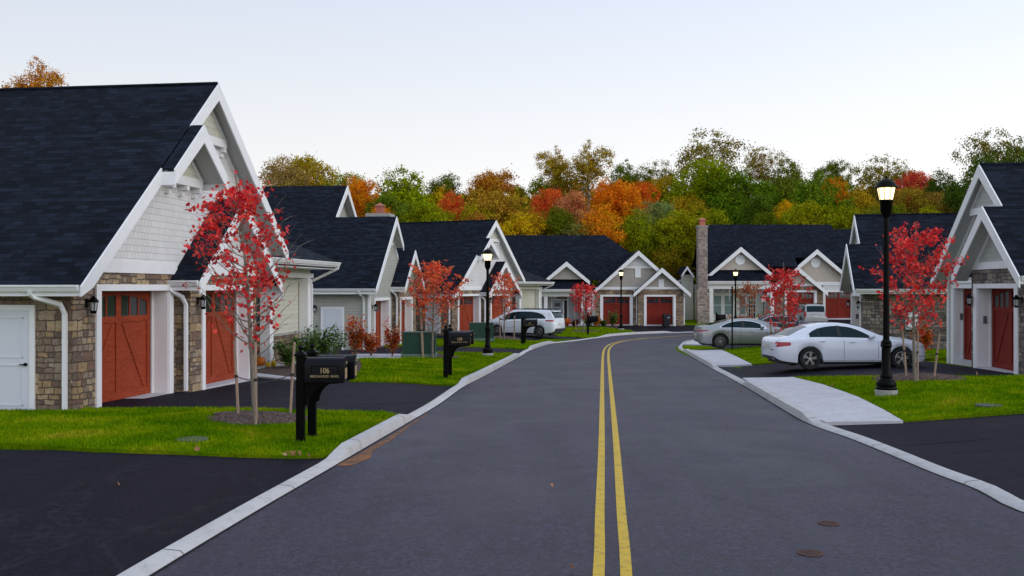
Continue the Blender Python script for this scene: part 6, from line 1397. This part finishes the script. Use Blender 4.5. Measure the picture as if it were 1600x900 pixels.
# ---------------------------------------------------------------- woods on the hill
def crown_mesh(name, seed, clumps, per, size, sparse=False, lobes=6):
    rnd = random.Random(seed); vs = []; fs = []
    lb = []
    for k in range(lobes):
        a = 2*math.pi*k/lobes+rnd.uniform(-.3, .3); r_ = rnd.uniform(.25, .62); lb.append((Vector((r_*math.cos(a), r_*math.sin(a), rnd.uniform(-.45, .45))), rnd.uniform(.34, .55)))
    lb += [(Vector((rnd.uniform(-.2, .2), rnd.uniform(-.2, .2), .45)), rnd.uniform(.36, .52)), (Vector((rnd.uniform(-.3, .3), 0, -.1)), .55)]
    for _ in range(clumps):
        c0, r0 = rnd.choice(lb); d = Vector((rnd.gauss(0, 1), rnd.gauss(0, 1), rnd.gauss(0, 1)+.25)).normalized()
        c = c0+d*r0*rnd.uniform(.72, 1.03)*(1.15 if sparse else 1); cr = rnd.uniform(.05, .11) if not sparse else rnd.uniform(.04, .10)
        for _ in range(int(per*rnd.uniform(.5, 1.4))):
            p = c+Vector((rnd.gauss(0, cr), rnd.gauss(0, cr), rnd.gauss(0, cr*.7))); nrm = (d+Vector((rnd.gauss(0, .7), rnd.gauss(0, .7), rnd.gauss(.2, .7)))).normalized()
            u = nrm.orthogonal().normalized(); w = nrm.cross(u); s_ = size*rnd.uniform(.6, 1.3); t = rnd.uniform(0, 6.28); u, w = u*math.cos(t)+w*math.sin(t), w*math.cos(t)-u*math.sin(t)
            k = len(vs); vs += [tuple(p+u*s_), tuple(p+w*s_*.6), tuple(p-u*s_*.8), tuple(p-w*s_*.7)]; fs.append((k, k+1, k+2, k+3))
    me = bpy.data.meshes.new(name); me.from_pydata(vs, [], fs); me.materials.append(M_forest); return me
CR = [crown_mesh('dense_crown', s_, 300, 62, .026) for s_ in (1, 2, 3, 4)]
SP = [crown_mesh('sparse_crown', s_, 240, 44, .026, True, 7) for s_ in (5, 6, 7)]
def trunk_mesh(seed):
    rnd = random.Random(seed); m = MB(); m.tube([(0, 0, -6), (.02, .01, -.7), (0, .03, .0), (.03, 0, .5)], [.06, .045, .025, .006], 7)
    for k in range(9):
        a = k*2.4; z = -.75+.11*k; L = rnd.uniform(.3, .6); m.tube([(0, 0, z), (math.cos(a)*L*.5, math.sin(a)*L*.5, z+.16), (math.cos(a)*L, math.sin(a)*L, z+.38)], [.02, .012, .004], 5, cap=False)
    return m
TK = []
for s_ in (1, 2):
    o = trunk_mesh(s_).build('trunk', M_barkf); TK.append(o.data); bpy.data.objects.remove(o)
nforest = [0]
def ftree(px, top, bottom, w, col, D, label, sparse=False, kind='tree'):
    rnd = random.Random(int(px*7+top)); X = (px-800)/FPX*D; k = D/FPX; bottom = min(bottom, top+w*1.35)
    ztop = 2.5+(450-top)*k; zb = 2.5+(450-bottom)*k; rz = (ztop-zb)/2/.95; rx = w*k/2/.92; cz = (ztop+zb)/2
    gz = g(X, D)
    e = empty('forest_tree', (X, D, gz), rnd.uniform(0, 6.28), label, 'tree', 'autumn trees of the wooded hill')
    a = bpy.data.objects.new('crown', rnd.choice(SP if sparse else CR)); COL.objects.link(a); a.parent = e; a.location = (0, 0, cz-gz); a.scale = (rx, rx, rz); a.color = tuple(min(1, q*1.18) for q in col)+(1,)
    b = bpy.data.objects.new('trunk', rnd.choice(TK)); COL.objects.link(b); b.parent = e; sc_z = rz; b.location = (0, 0, cz-gz); b.scale = (rx*.9, rx*.9, sc_z); 
    nforest[0] += 1; return e
GR, DG, LG = (.15, .185, .004), (.07, .095, .006), (.2, .22, .02)
YE, OL, OR, RD, PK, BR, GO = (.32, .22, .006), (.22, .19, .006), (.44, .15, .008), (.45, .085, .02), (.36, .15, .06), (.28, .16, .03), (.46, .26, .006)
FT = [
 (50, 92, 250, 100, (.30, .12, .01), 75, 'rust-orange tree top rising behind the nearest left house roof', True),
 (440, 245, 360, 90, (.22, .15, .05), 118, 'half-bare brownish tree right of the nearest left gable', True),
 (468, 236, 380, 110, (.24, .17, .01), 122, 'tall olive-gold tree above the second left roof'), (535, 267, 380, 90, GR, 132, 'green tree top right of the olive-gold one'), (566, 280, 400, 56, OR, 112, 'small orange tree just right of the second house gable'),
 (637, 259, 400, 125, GR, 116, 'broad round green tree above the copper chimney cap'), (612, 300, 420, 80, (.09, .13, .01), 110, 'lower green tree just behind the copper chimney cap'), (700, 272, 380, 75, DG, 130, 'dark green tree top between the broad green and red-topped trees'), (765, 262, 380, 100, (.30, .12, .012), 128, 'green tree with a red-orange top over the third left roof'),
 (712, 298, 420, 70, RD, 112, 'low red-orange tree over the third left roof, left'), (780, 290, 420, 130, (.26, .16, .015), 108, 'wide olive-gold tree over the gable peak of the third left house'), (742, 318, 430, 90, OL, 105, 'low olive tree behind the third left roof'), (815, 288, 390, 60, (.20, .16, .01), 130, 'small green-gold tree left of the tall oaks'),
 (868, 228, 380, 62, (.24, .16, .01), 124, 'left one of the two tall golden oaks', True), (920, 221, 380, 76, (.22, .15, .01), 122, 'right one of the two tall golden oaks', True), (893, 262, 400, 100, (.14, .12, .01), 126, 'green lower oak between the two tall golden ones', True),
 (855, 293, 400, 68, RD, 112, 'bright red maple below the tall golden oaks'), (903, 297, 420, 85, PK, 108, 'dull pinkish tree right of the bright red maple'), (838, 330, 430, 90, (.24, .13, .015), 104, 'orange-olive tree behind the left end of the far taupe roof'), (900, 345, 430, 120, (.14, .14, .03), 100, 'grey-green low tree above the middle of the far taupe roof'),
 (985, 250, 380, 70, DG, 136, 'dark thin oak behind the bright orange maple', True), (1028, 252, 380, 70, (.11, .10, .01), 134, 'thin dark-gold oak right of the bright orange maple', True), (968, 274, 420, 96, (.46, .15, .008), 110, 'large bright orange maple over the far taupe roof'), (1000, 283, 380, 60, (.42, .09, .012), 114, 'orange-red tree right behind the bright orange maple'), (955, 330, 440, 80, GO, 104, 'low golden-yellow tree at the right end of the far taupe roof'),
 (1022, 312, 470, 80, (.13, .17, .05), 106, 'pale grey-green tree left of the thin pale pole'), (1062, 305, 470, 90, (.22, .15, .008), 109, 'olive-gold tree behind the stone chimney'), (1040, 380, 480, 90, (.20, .15, .01), 103, 'low golden bush-like tree behind the thin pale pole'),
 (1112, 205, 340, 120, (.15, .12, .02), 126, 'sparse oak top, highest over the stone chimney', True), (1095, 245, 400, 120, GR, 120, 'big green tree above the stone chimney'), (1150, 262, 410, 130, (.07, .12, .006), 116, 'big green tree above the beige house ridge'), (1190, 230, 380, 66, (.17, .12, .012), 130, 'sparse brown-green oak right of the highest one', True),
 (1232, 245, 400, 80, (.10, .12, .012), 126, 'green tree over the middle of the beige house ridge'), (1280, 268, 410, 130, (.09, .14, .008), 112, 'broad light green tree left of the nearest lantern'), (1228, 312, 400, 46, GO, 106, 'small golden-yellow tree just above the beige house ridge'), (1196, 300, 420, 90, (.06, .10, .008), 108, 'dark green tree just over the beige house ridge'), (1302, 250, 350, 60, DG, 134, 'dark green top behind the orange one left of the lantern'), (1305, 276, 380, 50, OR, 117, 'orange tree left behind the nearest lantern'), (1335, 290, 400, 76, (.28, .18, .01), 110, 'yellow-green tree directly left of the nearest lantern'),
 (1370, 246, 380, 84, (.13, .11, .01), 128, 'thin golden oak above the nearest lantern', True), (1412, 248, 380, 70, (.13, .11, .012), 130, 'thin oak right above the nearest lantern', True), (1430, 262, 370, 76, (.40, .06, .03), 118, 'red-topped tree right of the nearest lantern'), (1412, 292, 400, 110, (.22, .15, .015), 110, 'orange-olive tree right of the nearest lantern'), (1460, 298, 400, 70, BR, 108, 'brown-orange low tree left of the right steep gable'), (1355, 320, 420, 80, (.12, .14, .01), 105, 'low green tree behind the nearest lantern pole'),
 (1480, 264, 400, 90, (.045, .08, .01), 114, 'dark green tree left of the right steep gable'), (1548, 204, 380, 100, (.13, .11, .012), 108, 'tall sparse oak over the right steep gable', True), (1530, 236, 390, 110, (.05, .085, .01), 104, 'dark green tree behind the right steep gable'), (1595, 215, 380, 90, (.07, .10, .012), 106, 'green oak top at the right edge over the roof', True), (1660, 205, 380, 120, (.06, .09, .01), 108, 'green oak just outside the right edge over the roof'),
]
for t in FT: ftree(*t)
# a second, lower and a rear rank that close the gaps of the wood
rk = random.Random(5); cols = {'olive-green': (.15, .17, .005), 'golden': (.34, .22, .006), 'orange': (.42, .15, .008), 'rusty': (.30, .13, .02), 'dark green': (.08, .10, .006), 'yellow-green': (.20, .20, .006)}
marks = [(430, 'near the nearest left gable'), (520, 'left of the second left gable peak'), (590, 'by the copper chimney cap'), (670, 'over the third left roof'), (740, 'over the third left roof ridge end'), (810, 'left of the far taupe ridge'), (870, 'over the far taupe ridge'), (940, 'over the hip of the far taupe roof'), (1000, 'over the right garage gable of the far taupe house'), (1070, 'beside the stone chimney'), (1130, 'over the left gable of the beige house'), (1200, 'over the middle of the beige house'), (1260, 'over the right gable of the beige house'), (1320, 'left of the nearest lantern'), (1400, 'right of the nearest lantern'), (1450, 'left of the right steep gable')]
for i, (px, wh) in enumerate(marks):
    nm = list(cols)[(i*3+1) % 5] if px < 1050 else ('yellow-green', 'olive-green', 'dark green')[i % 3]; ftree(px+rk.uniform(-8, 8), 322+rk.uniform(-14, 10) if 560 < px else 285, 460, rk.uniform(75, 105), cols[nm], 101+rk.uniform(0, 3) if 400 < px < 2000 else 110, 'low '+nm+' tree in front rank, '+wh)
    nm = list(cols)[(i*2) % 5] if px < 1050 else ('dark green', 'golden', 'olive-green')[i % 3]; ftree(px+34+rk.uniform(-8, 8), 282+rk.uniform(-10, 12), 420, rk.uniform(80, 110), cols[nm], 127+rk.uniform(0, 4), nm+' tree in the rear rank, '+wh)
# low undergrowth that reads as one dark mass between the trunks
def understorey():
    rnd = random.Random(77); vs = []; fs = []
    for _ in range(95000):
        X = rnd.uniform(-66, 82); Y = 133+rnd.gauss(0, 6); z = g(X, Y)+rnd.random()**.75*(12.0+1.0*math.sin(X*.41)+.9*math.sin(X*.93+1)+.8*math.sin(X*1.7)); s_ = rnd.uniform(.16, .36)
        u = Vector((rnd.gauss(0, 1), rnd.gauss(0, 1), rnd.gauss(0, 1))).normalized(); w = u.orthogonal().normalized()
        k = len(vs); p = Vector((X, Y, z)); vs += [tuple(p+u*s_), tuple(p+w*s_), tuple(p-u*s_), tuple(p-w*s_)]; fs.append((k, k+1, k+2, k+3))
    m = MB(); m.add(vs, fs); o = m.build('woodland', M_forest, recalc=False); o.color = (.16, .155, .006, 1)
    tag(o, 'dense dark wood behind the coloured trees, reading as one mass', 'wood', kind='stuff')
understorey()
